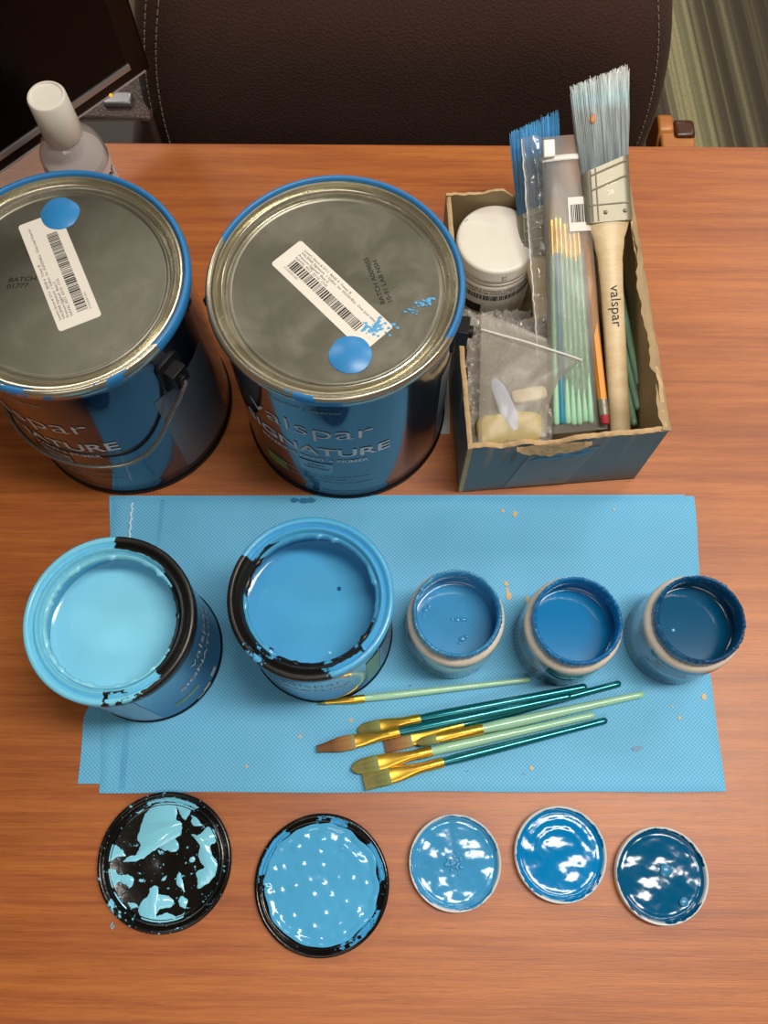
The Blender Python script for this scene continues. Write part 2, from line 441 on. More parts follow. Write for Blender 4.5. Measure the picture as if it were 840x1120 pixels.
# ------------------------------------------------------------------ floor and table
fl = MB().box(-3500, 3500, -3000, 4000, -40, 0).build('floor', 'carpet'); fl['kind'] = 'structure'
tb = thing('office_table', 'long orange-brown wood-grain table carrying all the paint supplies', 'table', (0, 0, -TZ), rad(-.586))
MB().box(-1000, 1000, -300, 613.5, TZ-30, TZ).build('tabletop', 'wood', tb, bevel=1.5)
for s in (-1, 1): MB().box(s*800-15, s*800+15, -220, 540, 0, TZ-30).build('leg', 'leg_panel', tb, bevel=2)
def shell(name, x0, x1, y0, y1, z0, z1, m):
    o = MB().box(x0, x1, y0, y1, z0, z1).build(name, m); o['kind'] = 'structure'
M['wall_paint'] = plain('wall_paint', '#a59c8c', .8, 0, .02, 3); M['ceiling_tile'] = plain('ceiling_tile', '#cfcac0', .9, 0, .02, 6)
shell('wall_back', -3500, 3500, 3600, 3700, 0, 2760, 'wall_paint'); shell('wall_front', -3500, 3500, -3000, -2900, 0, 2760, 'wall_paint')
shell('wall_left', -3500, -3400, -2900, 3600, 0, 2760, 'wall_paint'); shell('wall_right', 3400, 3500, -2900, 3600, 0, 2760, 'wall_paint')
shell('ceiling', -3500, 3500, -3000, 3700, 2760, 2800, 'ceiling_tile')
# ------------------------------------------------------------------ chair across the table
ch = thing('office_chair', 'dark brown leather office chair pushed up to the far side of the table', 'chair', (20, 760, -TZ))
def back_row(z):                      # z above the table top
    w = 284-.0009*max(0, z+126)**2 if z > -126 else 284-.0004*(z+126)**2
    return max(w, 20), (.0017*max(0, z+25)**2)
def backrest():
    mb = MB(); rows = []; n = 72
    zs = [-330+i*17 for i in range(33)]
    for z in zs:
        w, dy = back_row(z); e = 1.0
        if z > 150: e = math.sqrt(max(.02, 1-((z-150)/66)**2)) if z < 216 else .14
        if z < -280: e = math.sqrt(max(.05, 1-((-280-z)/52)**2))
        row = []
        for i in range(n):
            a = 2*PI*i/n; c, s_ = math.cos(a), math.sin(a)
            x = w*(.55+.45*e)*math.copysign(abs(c)**.42, c); y = 46*e*math.copysign(abs(s_)**.6, s_)
            if s_ < 0: y -= 7*(1-(x/w)**2)
            row.append((x, y+dy, z+TZ))
        rows += row
    fs = [(k*n+i, k*n+(i+1) % n, (k+1)*n+(i+1) % n, (k+1)*n+i) for k in range(len(zs)-1) for i in range(n)]
    fs += [tuple(range(n-1, -1, -1)), tuple((len(zs)-1)*n+i for i in range(n))]
    return mb.add(rows, fs)
bk = backrest().build('backrest', 'leather', ch, 60)
def front_y(x, z):
    w, dy = back_row(z); c = min(.999, abs(x)/w)**(1/.42); s_ = math.sqrt(1-c*c)
    return -46*s_**.6-7*(1-(x/w)**2)+dy
for sd, ins in ((1, 16), (-1, 12), (-1, 24)):
    st = MB(); z = -250
    while z < 130:
        w0, w1 = back_row(z)[0]-ins, back_row(z+5)[0]-ins
        st.tube([(sd*w0, front_y(w0, z)-.5, z+TZ), (sd*w1, front_y(w1, z+5)-.5, z+5+TZ)], .75, 6)
        z += 8.5
    st.build('stitching', 'thread', bk)
MB().box(-250, 250, -480, -20, 430, 520).build('seat', 'leather', ch, bevel=30)
def arm(s, mb, pad):
    pass
ra = MB().box(270, 306, -230, -60, 410, TZ-66)
ra.build('arm', 'arm_wood', ch, bevel=3)
MB().prism([(-56, TZ-92), (-56, TZ-72), (-64, TZ-62), (-84, TZ-62), (-84, TZ-92)], 284, 306).map(lambda x, y, z: (z, x, y)).build('arm_pad', 'pad_brown', ch, bevel=4, label='dark brown glossy arm pad')
MB().prism([(-50, TZ-110), (-50, TZ-70), (-58, TZ-62), (-75, TZ-62), (-110, TZ-110)], 268, 284).map(lambda x, y, z: (z, x, y)).build('arm_post', 'arm_wood', ch, bevel=3)
MB().box(-352, -277, -270, -45, TZ-108, TZ-75).build('arm_pad', 'pad_dark', ch, bevel=8)
MB().box(-345, -285, -100, 15, 410, TZ-112).build('arm', 'leather', ch, bevel=3)
MB().box(-380, -270, -40, 30, 330, TZ-85).build('arm_panel', 'leather', ch, bevel=5)
MB().box(-322, -292, -26, -10, TZ-85, TZ-78).build('arm_bracket', 'silver', ch, bevel=2, label='small silver arm bracket')
MB().lathe([(0, 60), (30, 60), (30, 430), (0, 430)], 32).map(lambda x, y, z: (x, y-240, z)).build('column', 'can_black', ch)
cb = MB()
for i in range(5):
    a = 2*PI*i/5+.3
    cb.tube([(0, -240, 85), (300*math.cos(a), -240+300*math.sin(a), 60)], [24, 14], 10)
    cb.tube([(300*math.cos(a)-12, -240+300*math.sin(a), 30), (300*math.cos(a)+12, -240+300*math.sin(a), 30)], 30, 16)
cb.build('base', 'can_black', ch)
MB().box(-60, 60, -60, 60, 300, 440).map(lambda x, y, z: (x, y+0, z)).build('back_bracket', 'can_black', ch, bevel=4)
# ------------------------------------------------------------------ monitor
ux = Vector((-.7275, -.6861, 0)); mo = thing('computer_monitor', 'black computer monitor turned sideways at the far left corner of the table', 'monitor', (-210, 647, 0), math.atan2(.6861, .7275))
# local x runs along the bottom edge (from far corner at x=0 to negative x), local -y faces the photographer
MB().box(-520, 0, 0, 22, 60, 400).build('housing', 'monitor_black', mo, bevel=3)
MB().box(-502, -22, -1.2, .5, 82, 382).build('screen', 'screen', mo)
bz = MB(); bz.prism([(-500, 74), (-20, 74), (-20, 79.5), (-500, 79.5)], -2, .5).map(lambda x, y, z: (x, z, y)); bz.build('bezel_strip', 'silver', mo, label='silver strip under the screen')
MB().box(-500, -6, -.8, .5, 61, 62).build('edge_line', 'silver_line', mo)
MB().lathe([(0, 0), (1.5, 0), (1.5, .8), (1, 1.4), (0, 1.4)], 16).map(lambda x, y, z: (x-46, -z-.2, y+62)).build('power_light', 'led', mo)
MB().box(-290, -230, 22, 46, 6, 260).build('stand', 'monitor_black', mo, bevel=3)
MB().lathe([(0, 0), (95, 0), (95, 4), (85, 7), (0, 8)], 48).map(lambda x, y, z: (x-260, y*.8+30, z)).build('stand_base', 'monitor_black', mo)
# ------------------------------------------------------------------ sanitizer bottle
bo = thing('sanitizer_bottle', 'clear plastic hand sanitizer bottle with white flip cap behind the left gallon can', 'bottle', (-254, 519, 0), rad(-20))
MB().lathe([(0, .3), (23, .3), (26.5, 3), (27, 8), (27, 96), (26, 106), (22, 115), (15.5, 122), (13, 124), (13, 127), (0, 127)], 64).build('body', 'bottle_clear', bo)
MB().lathe([(0, 2), (22.5, 2), (25.5, 5), (25.8, 10), (25.8, 94), (24.5, 100), (0, 100)], 48).build('gel', 'gel', bo)
cp = MB().lathe([(0, 125), (15, 125), (15.6, 126), (15.2, 145), (14.9, 164), (14, 165.4), (12.8, 165.6), (12.2, 164.2), (0, 163.6)], 64).build('cap', 'cap_white', bo)
MB().prism([(x, y) for x, y in rot2([(9*math.cos(a), 5*math.sin(a)-9.5) for a in [i*PI/8 for i in range(16)]], 10)], 163.4, 164.5).build('flip_tab', 'cap_white', cp)
lb = cyl_patch(MB(), 27.25, -22, 90, 18, 95).build('label_band', 'bottle_label', bo)
tx = MB(); on_cyl(tx, 'zer', 15, 24, 80, 27.5, 'RIGHT', .2)
tx.build('label_text', 'navy_ink', lb)
# ------------------------------------------------------------------ gallon cans
def gallon(name, label, x, y, rim_sectors, seed):
    g = thing(name, label, 'paint can', (x, y, 0), 0, 'gallon paint cans')
    MB().lathe([(0, 1), (80, 1), (82.2, .3), (83.4, 1.5), (83.4, 4), (82.35, 6), (82.35, 20), (82.35, 176), (82.6, 183), (83.5, 187), (82, 187), (80, 184), (0, 184)], 128).build('body', 'can_navy', g)
    MB().lathe([(82.5, .2), (83.9, .8), (83.9, 4.6), (82.6, 6.4)], 128).build('base_bead', 'can_black', g)
    rm = masked_rim('rim_%s' % seed, '#b9b4a2', '#2a78b6', rim_sectors, amp=.22, nscale=60, brough=.22, bmetal=.85, prough=.38, lumps=.25, seed=seed, extra=.30)
    MB().lathe([(82.4, 182.5), (84.6, 184), (86.2, 187), (86.6, 190), (86.2, 193), (85, 195), (83.6, 195.4), (82.6, 194.6), (82.2, 192.5), (82, 190)], 160).build('rim', rm, g, 60)
    ld = MB().lathe([(82.2, 190.5), (81.7, 192.8), (80.8, 193.8), (79.9, 193.6), (79.4, 191.8), (79, 187.4), (78, 186.2), (77, 186.8), (76.5, 190.4), (75.7, 192), (74.7, 191.4), (74.1, 188), (73.2, 186.4), (72.1, 186.8)], 160)
    lid = ld.build('lid_ring', 'tin_ring', g, 60)
    pl = MB().lathe([(72.2, 187.1), (71.4, 188.5), (70.6, 188.7), (69.8, 188), (69, 187.8), (68.5, 187.8), (0, 187.8)], 128).build('lid_plate', 'tin_plate', g, 60)
    return g, pl
def ear(g, az, z=150):
    a = rad(az)
    def T(x, y, q): # local x tangential, y outward, q vertical
        r = 82.3+y; return (r*math.cos(a)-x*math.sin(a), r*math.sin(a)+x*math.cos(a), z+q)
    mb = MB(); mb.prism(rrect(22, 34, 5), -1, 2.2).map(lambda x, y, q: T(x, q-abs(x)**2/165, y))
    mb.box(-7, 7, 1, 10, -9, 9); k = len(mb.v)-8
    mb.v[k:] = [T(*v) for v in mb.v[k:]]
    mb.tube([T(0, 9, 0), T(0, 13, 0)], 4.5, 14)
    return mb.build('bail_ear', 'can_black', g, bevel=.7)
g1, g1p = gallon('gallon_paint_can', 'left gallon paint can with its blue dot on the far side of the metal lid', -214.6, 342.5,
    [(55, 92, 80, 90), (-100, 5, 80, 90), (-60, 7, 84.5, 90)], 1.0)
g2, g2p = gallon('gallon_paint_can', 'gallon paint can beside the cardboard box, blue dot near the front of its lid', -31.8, 338.0,
    [(64, 92, 80, 90), (-98, 3, 84, 90)], 5.0)
# labels and stickers
def gallon_print(g, az, shield=True):
    rr = 82.75
    mb = MB()
    on_cyl(mb, 'valspar', 29, az-2, 124, rr, off=-.3, fit=66)
    mb.build('brand_lettering', 'txt_silver', g); mb = MB(); on_cyl(mb, 'SIGNATURE', 19, az-1, 92, rr, off=.3, fit=82)
    mb.build('brand_lettering', 'txt_silver', g)
    mb = MB(); on_cyl(mb, 'eggshell | interior', 6.4, az-1, 166, rr, fit=36); mb.build('small_lettering', 'txt_grey', g)
    mb = MB(); on_cyl(mb, 'INTERIOR PAINT + PRIMER', 7.4, az-2, 80, rr, off=.1, fit=60); mb.build('small_lettering', 'txt_silver', g); mb = MB()
    for k, s_ in enumerate(('STAIN-BLOCKING • BEAUTIFUL FINISH', 'MILDEW RESISTANT', 'ADVANCED SCRUBBABILITY & COVERAGE')):
        on_cyl(mb, s_, 3.7, az+2, 45-k*6, rr, sx=1.2)
    mb.build('small_lettering', 'txt_grey', g); mb = MB(); on_cyl(mb, '1 GALLON (3.78 L)', 4, az+10, 14, rr)
    mb.build('small_lettering', 'txt_grey', g)
    mb = MB(); pts = []
    for i in range(9):
        pts.append((-12+3*i, 0))
    sh = [(-13, 23), (13, 23), (13.5, 12), (10, 4), (0, -2), (-10, 4), (-13.5, 12)]
    n = 12
    mb.grid(lambda u, v: ((lambda xx, yy: (rr*math.cos(rad(az)+xx/rr), rr*math.sin(rad(az)+xx/rr), 53+yy))(lerp(-13.5, 13.5, u)*(1 if v > .5 else math.sqrt(max(0.02, 1-((.5-v)/.5)**2*.97))), lerp(-3, 22, v))), 10, 10)
    sd = mb.build('shield_badge', 'shield', g)
    mb = MB(); on_cyl(mb, 'STAIN', 4.6, az, 68, rr+.2, off=.1); on_cyl(mb, 'RESISTANT', 4.2, az, 62, rr+.2, off=.1); mb.build('shield_text', 'ink_soft', sd)
    cyl_patch(MB(), rr, az-33, az-19, 30, 48).build('green_badge', 'green_label', g, label='small green square badge')
gallon_print(g2, -104)
gallon_print(g1, -116)
ip = cyl_patch(MB(), 82.6, -50, -8, 14, 134).build('info_panel', 'panel_grey', g1, label='grey information panel of fine print')
cyl_patch(MB(), 82.6, -28, 12, 14, 134).build('info_panel', 'panel_grey', g2, label='grey information panel of fine print')
for g, a in ((g1, -35), (g1, 145), (g2, -8), (g2, 172)): ear(g, a, 152)
# hanging bail in front of the left can
def bail(g, a_start, a_end, zf, r=87, ri=96):
    pts = [((82.3+11)*math.cos(rad(a_start)), (82.3+11)*math.sin(rad(a_start)), 152), (ri*math.cos(rad(a_start)), ri*math.sin(rad(a_start)), 151)]
    k = 40
    for i in range(1, k):
        u = i/k; a = rad(lerp(a_start, a_end, u))
        f = math.sin(PI*u); rr = r+(ri-r)*max(0, 1-min(u, 1-u)/.06)
        pts.append((rr*math.cos(a), rr*math.sin(a), zf(u)))
    pts += [(ri*math.cos(rad(a_end)), ri*math.sin(rad(a_end)), 151), ((82.3+11)*math.cos(rad(a_end)), (82.3+11)*math.sin(rad(a_end)), 152)]
    return MB().tube(pts, 1.6, 10).build('bail_handle', 'wire', g, 60)
def zf1(u):
    v = min(u, 1-u); t = min(1, v/.25)
    return 149-76*(1-(1-t)**2.1)-1.5*math.sin(v*PI)
bail(g1, -35, -215, zf1)
bail(g2, -8, 172, zf1)
def stick(parent, cx, cy, ang, w, h, z, seed, lines, flip=False):
    so = MB().prism(rot2(rrect(w, h, 2.2), ang, cx, cy), z, z+.12).build('barcode_sticker', 'sticker', parent, label='white barcode sticker')
    c, s = math.cos(rad(ang)), math.sin(rad(ang))
    def P(x, y): return (cx+x*c-y*s, cy+x*s+y*c)
    bx, by = P(-w/2+9, -h/2+6.5)
    barcode(MB(), bx, by, ang, w-24, 7.5, z+.16, seed).build('barcode', 'ink', so)
    mb = MB(); yy = h/2-4.2
    for s_ in lines:
        x, y = P(-w/2+8, yy); on_plane(mb, s_, 2.5, x, y, ang, z+.16, off=.02, sx=1.15); yy -= 2.7
    x, y = P(-w/2+8, -h/2+4.2); on_plane(mb, '27103058013401', 2.0, x, y, ang, z+.16)
    mb.build('sticker_text', 'ink_soft', so)
    return so
LN = ["Lowe's Store # 2711  BASE 4  Tower B", 'VALSPAR Signature  1 Gallon  Int  EGGSHELL  One coat Interior', 'Premium Eggshell  Base C', 'NAVAL 3013  07:10  1710']
stick(g2p, -2.9, -5.2, -46.8, 92, 27, 187.85, 3, LN)
stick(g1p, -3.6, 9.8, 114.5, 90, 29.5, 187.85, 4, LN)
def dot(parent, cx, cy, r, z, seed):
    pts = [((r+nz(math.cos(a)*1.5, math.sin(a)*1.5, seed)*.9)*math.cos(a)+cx, (r+nz(math.cos(a)*1.5, math.sin(a)*1.5, seed)*.9)*math.sin(a)*.97+cy) for a in [i*2*PI/40 for i in range(40)]]
    mb = MB(); blob(mb, pts, z, .5); mb.build('paint_dot', 'dot_blue', parent, 50, label='round dot of dried blue paint')
dot(g2p, 10.2, -49.9, 14.2, 187.9, 1); dot(g1p, -7.8, 54.6, 13.3, 187.9, 2)
mb = MB(); on_plane(mb, 'BATCH', 4.8, -37, 0.5, 4, 187.95, off=.05, sx=1.2, shear=.2); on_plane(mb, '01777', 4.8, -37.5, -4.5, 4, 187.95, off=.05, sx=1.2, shear=.2)
mb.build('batch_stamp', 'ink', g1p)
mb = MB(); on_plane(mb, 'BATCH A009055', 4.6, 33, -12, 108, 187.95, off=.05, sx=1.15); on_plane(mb, '10-91 LAB NSH', 4.6, 38, -11, 108, 187.95, off=.05, sx=1.15)
mb.build('batch_stamp', 'ink', g2p)
mb = MB(); rr = random.Random(11)
for i in range(110):
    if i < 70: cx, cy, sd = rr.gauss(26, 4.5), rr.gauss(-30, 3.2), rr.uniform(.25, 1.2)
    else:
        t = rr.random(); cx, cy, sd = lerp(46, 64, t)+rr.gauss(0, 1.2), lerp(-20, -8, t)+rr.gauss(0, 1.6), rr.uniform(.25, 1.1)
    pts = [(cx+sd*(1+.5*nz(i, k*.9))*math.cos(k*PI/5)*1.3, cy+sd*(1+.6*nz(i, k*.7, 4))*math.sin(k*PI/5)) for k in range(10)]
    blob(mb, pts, 187.98, .06+.003*i)
mb.build('paint_smear', 'smear_blue', g2p, 50, label='flaky pale blue paint smear')
# ------------------------------------------------------------------ cloth
cl = thing('blue_cloth', 'folded light blue non-woven cloth lying under the open cans and brushes', 'cloth', (0, 0, 0))
def wob(x, y):
    h = 1.7*nz(x*.011, y*.013, 3)+.9*nz(x*.03, y*.028, 8)+1.1*(1-abs(nz(x*.012+y*.004, y*.02, 6))*4)*.3
    # soft crease lines
    h += .9*math.exp(-((y-50-.05*x)/5)**2)*sstep(-150, -60, x)*.4+.8*math.exp(-((y-215+.12*x)/9)**2)*.6
    for cx, cy, r in FOOT:
        d = math.hypot(x-cx, y-cy); h *= sstep(r*.95, r*1.35, d)
    return h
FOOT = [(-182.3, 127.9, 57), (-49.1, 142.6, 57), (52.1, 140.8, 38), (137.2, 135.3, 38), (224.5, 136.1, 38)]
CZ = 3.0
def cloth_pt(u, v):
    y = lerp(21, 256, v)
    xl = lerp(-215, -225, v)+1.2*nz(v*6, 1.3)*1.5; xr = lerp(256, 257.5, v)-2.5*math.sin(PI*v)+1.5*nz(v*5, 7)
    x = lerp(xl, xr, u)
    y += (nz(x*.012, 5)*1.6)*(1 if v < .03 or v > .97 else 0)*.8
    e = min(u*471, (1-u)*471, v*235, (1-v)*235)
    return (x, y, CZ-1.4*(1-sstep(0, 5, e))+wob(x, y)*.9*sstep(2, 14, e))
MB().sheet(cloth_pt, 150, 80, 1.3).build('upper_fold', 'cloth', cl, 50)
def low_pt(u, v):
    y = lerp(27.5, 257.5, v); xl = -231+13*sstep(.2, .36, v)*sstep(1.2, .5, v)+1.6*nz(v*7, 3); xr = 250
    return (lerp(xl, xr, u), y, 1.5-.4*(1-sstep(0, 6, min(u*470, v*230, (1-v)*230))))
MB().sheet(low_pt, 60, 60, 1.45).build('lower_fold', 'cloth', cl, 50)
def mid_pt(u, v):
    return (lerp(-226, 240, u), lerp(60, 258.5, v)+1.2*nz(u*7, 2), 1.9)
for (x0, y0, x1, y1, w) in ((-199, 24, -199, 80, 5), (-186, 214, -184, 254, 4)):
    sm = MB()
    for i in range(int(abs(y1-y0)/1.6)):
        y = y0+i*1.6; x = lerp(x0, x1, i/40)
        for k in range(3): sm.box(x+k*w/3, x+k*w/3+.9, y, y+.8, 3.1, 3.35)
    sm.build('welded_seam', 'seam', cl, smooth=False)
sm = MB().tube([(-208+.6*math.sin(i*1.3), 213+i*1.5, 3.6) for i in range(26)], [.5+.5*abs(math.sin(i*1.1)) for i in range(26)], 6)
sm.build('loose_thread', 'stitch_clear', cl)
for (x, y, r) in ((98, 181, 2.2), (99.5, 171, 3.4), (98.6, 176, 1.7), (114.5, 168, 2.6), (246.9, 91, 2.6), (226, 75, 1.4), (221.5, 84, .9), (111, 38.2, 1.8), (107.7, 240, 2.4), (98, 243, 1.6), (190, 244, 1.1), (-64.3, 62, 1.6), (-104, 40, 1.3), (-25.5, 74, 1.6), (-26, 107, 1.6), (96, 65, 1.4)):
    fk = MB().add([(x+r*(1+.5*nz(x, k*.8))*math.cos(k*PI/5)*.8, y+r*(1+.5*nz(y, k*.9))*math.sin(k*PI/5), 3.55+wob(x, y)*.9) for k in range(10)], [tuple(range(10))])
    fk.build('beige_fleck', 'fleck_beige', cl, smooth=False)
for (x, y, r) in ((191, 52, 2.8), (194, 53, 2), (105, 34, 1), (-66, 252, 4), (-60, 252.5, 3.2), (-74, 252.6, 3), (83, 58, .8), (20, 100, .9), (62, 36, .8)):
    fk = MB().add([(x+r*(1+.5*nz(x, k*.8))*math.cos(k*PI/5)*1.2, y+r*(1+.5*nz(y, k*.9))*math.sin(k*PI/5)*.6, 3.6+wob(x, y)*.9) for k in range(10)], [tuple(range(10))])
    fk.build('blue_fleck', 'fleck_blue', cl, smooth=False)
# ------------------------------------------------------------------ quart cans
Z0 = CZ+.25
def quart(label, x, y, rim_mat, wallm, paintm, level, seed, paintcol):
    q = thing('quart_paint_can', label, 'paint can', (x, y, Z0), 0, 'open quart paint cans')
    MB().lathe([(0, .5), (53, .5), (54.6, .2), (55.2, 1.2), (55.2, 3), (54.6, 4.5), (54.6, 108), (55, 111), (52, 111)], 96).build('body', 'quart_body', q)
    MB().lathe([(54.7, .1), (55.7, .6), (55.7, 3.2), (54.8, 4.4)], 96).build('base_bead', 'can_black', q)
    MB().lathe([(54.7, 108), (55.6, 109), (55.9, 113), (55.9, 119), (55, 120.3), (53.2, 120.8), (52, 120.2), (51.4, 117.5), (50.4, 116.6), (49.4, 117.4), (48.8, 119.2), (47.6, 119.8), (46.6, 119), (46.4, 116), (45.6, 114.6), (44.6, 114.2), (44.1, 112), (44.1, 108)], 160).build('rim', rim_mat, q, 60)
    MB().lathe([(44.2, 110), (44.4, 106), (50, 104), (50.6, 100), (50.6, level-3)], 96).build('inner_wall', wallm, q, 60)
    rr = random.Random(seed)
    MB().lathe([(50.5, level+1.2), (48.5, level+.2), (46, level), (45.5, level), (45, level), (0, level)], 96).build('paint', paintm, q, 60)
    # lumps of paint stuck round the mouth
    cl_ = MB()
    def jit(a, j):
        k = nz(math.cos(a)*6, math.sin(a)*6, seed)+.5*nz(math.cos(a)*17, math.sin(a)*17, seed+3)
        return (-max(0, k)*2.0 if j in (2, 3) else 0, k*.7)
    cl_.lathe([(45.6, 114.9), (44.7, 115.4), (43.6, 114.4), (43.2, 112.2), (44.2, 110.4)], 220, jit=jit)
    cl_.build('paint_lip', masked_rim('lip_%d' % seed, '#100e0d', paintcol, LIP[seed], amp=.7, nscale=120, prough=.2, seed=seed), q, 60)
    return q
LIP = {21: [(180, 150, 0, 99)], 22: [(60, 78, 0, 99), (205, 32, 0, 99), (-60, 8, 0, 99)]}
q1 = quart('open quart can of pale sky-blue paint, half off the cloth’s left edge'.replace('’', "'"), -182.3, 127.9,
    masked_rim('rim_pale', '#151413', '#74c9ea', [(180, 90, 47, 70), (180, 135, 0, 47.2), (-62, 16, 43, 53), (-72, 8, 40, 60)], amp=.2, nscale=110, seed=2, lumps=.4, extra=.24),
    'paint_wall1', 'paint1', 84, 21, P1)
q2 = quart('open quart can of medium blue paint, second from left on the cloth', -49.1, 142.6,
    masked_rim('rim_medium', '#151413', '#4fa9da', [(52, 97, 46.5, 70), (45, 74, 0, 48), (-62, 16, 49, 70), (-131, 5, 40, 70)], amp=.16, nscale=100, seed=9, lumps=.4, extra=.22),
    'paint_wall2', 'paint2', 80, 22, P2)
for c_ in q1.children:
    if c_.name.startswith('rim'): c_.scale = (1.02, 1.02, 1)
mb = MB(); on_cyl(mb, 'valspar', 17, -4, 74, 54.9, off=-.2); on_cyl(mb, 'SIGNATURE', 10.5, -12, 56, 54.9, off=.15, sx=1.2); mb.build('brand_lettering', 'txt_silver', q1)
cyl_patch(MB(), 54.85, -58, -35, 28, 37).build('green_badge', 'green_pale', q1, label='pale green strip')
mb = MB(); on_cyl(mb, 'ONE QUART', 4, -47, 30.5, 55.0); mb.build('small_lettering', 'txt_grey', q1)
cyl_patch(MB(), 54.8, -150, -74, 8, 104).build('pale_panel', 'quart_pale', q1, label='pale grey-blue metal, painted reflection of the cloth')  # cloth's reflection in the metal, put into the patch colour
mb = MB(); on_cyl(mb, 'valspar', 17, -92, 74, 54.9, off=-.2); on_cyl(mb, 'SIGNATURE', 10.5, -97, 55, 54.9, off=.15, sx=1.2); mb.build('brand_lettering', 'txt_silver', q2)
cyl_patch(MB(), 54.8, -48, -34, 14, 92).build('green_badge', 'green_pale', q2, label='pale green panel')
pp = cyl_patch(MB(), 54.8, -33, 20, 14, 92).build('pale_panel', 'quart_pale', q2, label='pale grey print panel')
mb = MB()
for k in range(9): on_cyl(mb, 'interior latex paint semi gloss', 3.4, -8, 84-k*7, 55.0)
mb.build('panel_text', 'ink_soft', pp)
MB().lathe([(0, 0), (1.6, 0), (1.3, .7), (0, 1)], 12).map(lambda x, y, z: (x+17, y+15, z+79.9)).build('paint_speck', 'paint5', q2)
MB().lathe([(0, 0), (1.3, 0), (1.0, .8), (0, 1.1)], 12).map(lambda x, y, z: (x+11, y-31, z+79.9)).build('paint_bubble', 'paint1', q2)  # bubble with its glint painted in as a paler blue
tear = MB()
for a, z, h in ((-32, 3, 8), (-40, 2, 5), (-20, 10, 9)): cyl_patch(tear, 54.95, a-4, a+4, z, z+h, 6)
tear.build('torn_label', 'sticker', q1, label='torn white label edge')
# ------------------------------------------------------------------ sample jars
def jar_body_mat(name, a, b, az, hw):
    t = NT(name); c = t.coord(); sep = t.n('SeparateXYZ', None, Vector=c); x, y, z = sep.outputs
    r = t.math('SQRT', t.math('ADD', t.math('MULTIPLY', x, x), t.math('MULTIPLY', y, y)))
    d = t.math('DIVIDE', t.math('ADD', t.math('MULTIPLY', x, math.cos(rad(az))), t.math('MULTIPLY', y, math.sin(rad(az)))), r)
    m = t.math('GREATER_THAN', d, math.cos(rad(hw)))
    col = t.mix(m, lin(a), lin(b))
    zb = t.math('LESS_THAN', z, .0035)
    col = t.mix(zb, col, lin('#1b3a52'))
    return t.done(t.bsdf(col, .16, .12, None, Coat_Weight=.4))
def jar(label, x, y, col, paintm, fleck_glint, level, seed, bodym):
    j = thing('sample_jar', label, 'paint jar', (x, y, Z0), 0, 'open sample jars of paint')
    MB().lathe([(0, .6), (32, .4), (35, .8), (35.9, 2.5), (35.9, 55), (35.3, 58), (33, 59)], 80).build('body', bodym, j)
    MB().lathe([(35.2, 55.5), (35.6, 57), (35.5, 60), (34.8, 62.6), (33.4, 64), (32, 65), (31.4, 66)], 80).build('collar', 'jar_white', j)
    def jit(a, k):
        q = .5*nz(math.cos(a)*4, math.sin(a)*4, seed)+.6*nz(math.cos(a)*19, math.sin(a)*19, seed+2)+.5*nz(math.cos(a)*40, math.sin(a)*40, seed+2)
        return (q*.75 if k in (1, 2, 3, 4) else 0, q*1.0 if k in (0, 1, 2, 3, 4, 5) else 0)
    rim = masked_rim('jar_rim_%d' % seed, col, fleck_glint, [(90, 60, 30.6, 99), (200, 40, 30.8, 99)], amp=1.1, nscale=160, brough=.2, prough=.2, lumps=1.4, seed=seed, extra=.4)  # paler flecks: clumped paint, with highlights painted into the colour
    MB().lathe([(31.6, 62), (32, 66), (32.2, 73), (31.7, 76.4), (30.8, 77.6), (29.6, 77.2), (28.9, 75.4), (28.7, 70), (29, 64), (31, 56), (31.5, level-2)], 320, jit=jit).build('painted_rim', rim, j, 60)
    def pj(a, k): return (0, 0)
    p = MB().lathe([(31.4, level+1.4), (30.2, level+.3), (28.5, level), (28.2, level), (27.8, level), (0, level)], 72).build('paint', paintm, j, 60)
    return j, p
j3, j3p = jar('sample jar of speckled mid-blue paint, nearest the open quart cans', 52.1, 140.8, '#2f7fb2', 'paint3', '#5fa8d2', 45, 31, jar_body_mat('jar_print_a', '#9ab2bf', '#7fa0b2', -90, 60))
j4, j4p = jar('middle sample jar of bright cobalt-blue paint touching brush handle ends', 137.2, 135.3, '#0d62a0', 'paint4', '#3688c0', 48, 32, jar_body_mat('jar_print_b', '#8ba0ac', '#123c5a', -80, 42))
j5, j5p = jar('sample jar of darkest blue paint at the right edge of the cloth', 224.5, 136.1, '#06406a', 'paint5', '#1f6798', 50, 33, jar_body_mat('jar_print_c', '#8aa3b4', '#4a7da6', -95, 55))
for j, a0, a1 in ((j3, -165, -130), (j4, 170, 230), (j5, -175, -60)):
    ln = cyl_patch(MB(), 36.05, a0, a1, 30, 52).build('label_band', 'quart_pale', j, label='pale printed band')
    mb = MB()
    for k, s_ in enumerate(('SAMPLE 8 FL OZ', 'INTERIOR COLOR', 'NOT FOR USE AS FINISH')): on_cyl(mb, s_, 3.4, (a0+a1)/2, 46-k*5.5, 36.2, off=.03)
    mb.build('label_text', 'ink_soft', ln)
sp = MB(); rr = random.Random(3)
for (x, y, r) in [(2, 1.5, 2.2), (6, 2, 2.4), (9.5, 1, 1.8), (-2, 2, 1.6), (5, -13, 2.6), (8, -11, 2.2), (3, -16, 1.6), (-22, 9, 2.0), (-19, 12, 1.5), (-23, 5, 1.4)]+[(rr.uniform(-22, 22), rr.uniform(-20, 20), rr.uniform(.4, .9)) for _ in range(22)]:
    sp.lathe([(0, 0), (r, 0), (r*.75, r*.32), (0, r*.5)], 14); k = 14*4
    sp.v[-k:] = [(a+x, b*.75+y, c+45) for a, b, c in sp.v[-k:]]
sp.build('paint_bubbles', 'paint3', j3p)
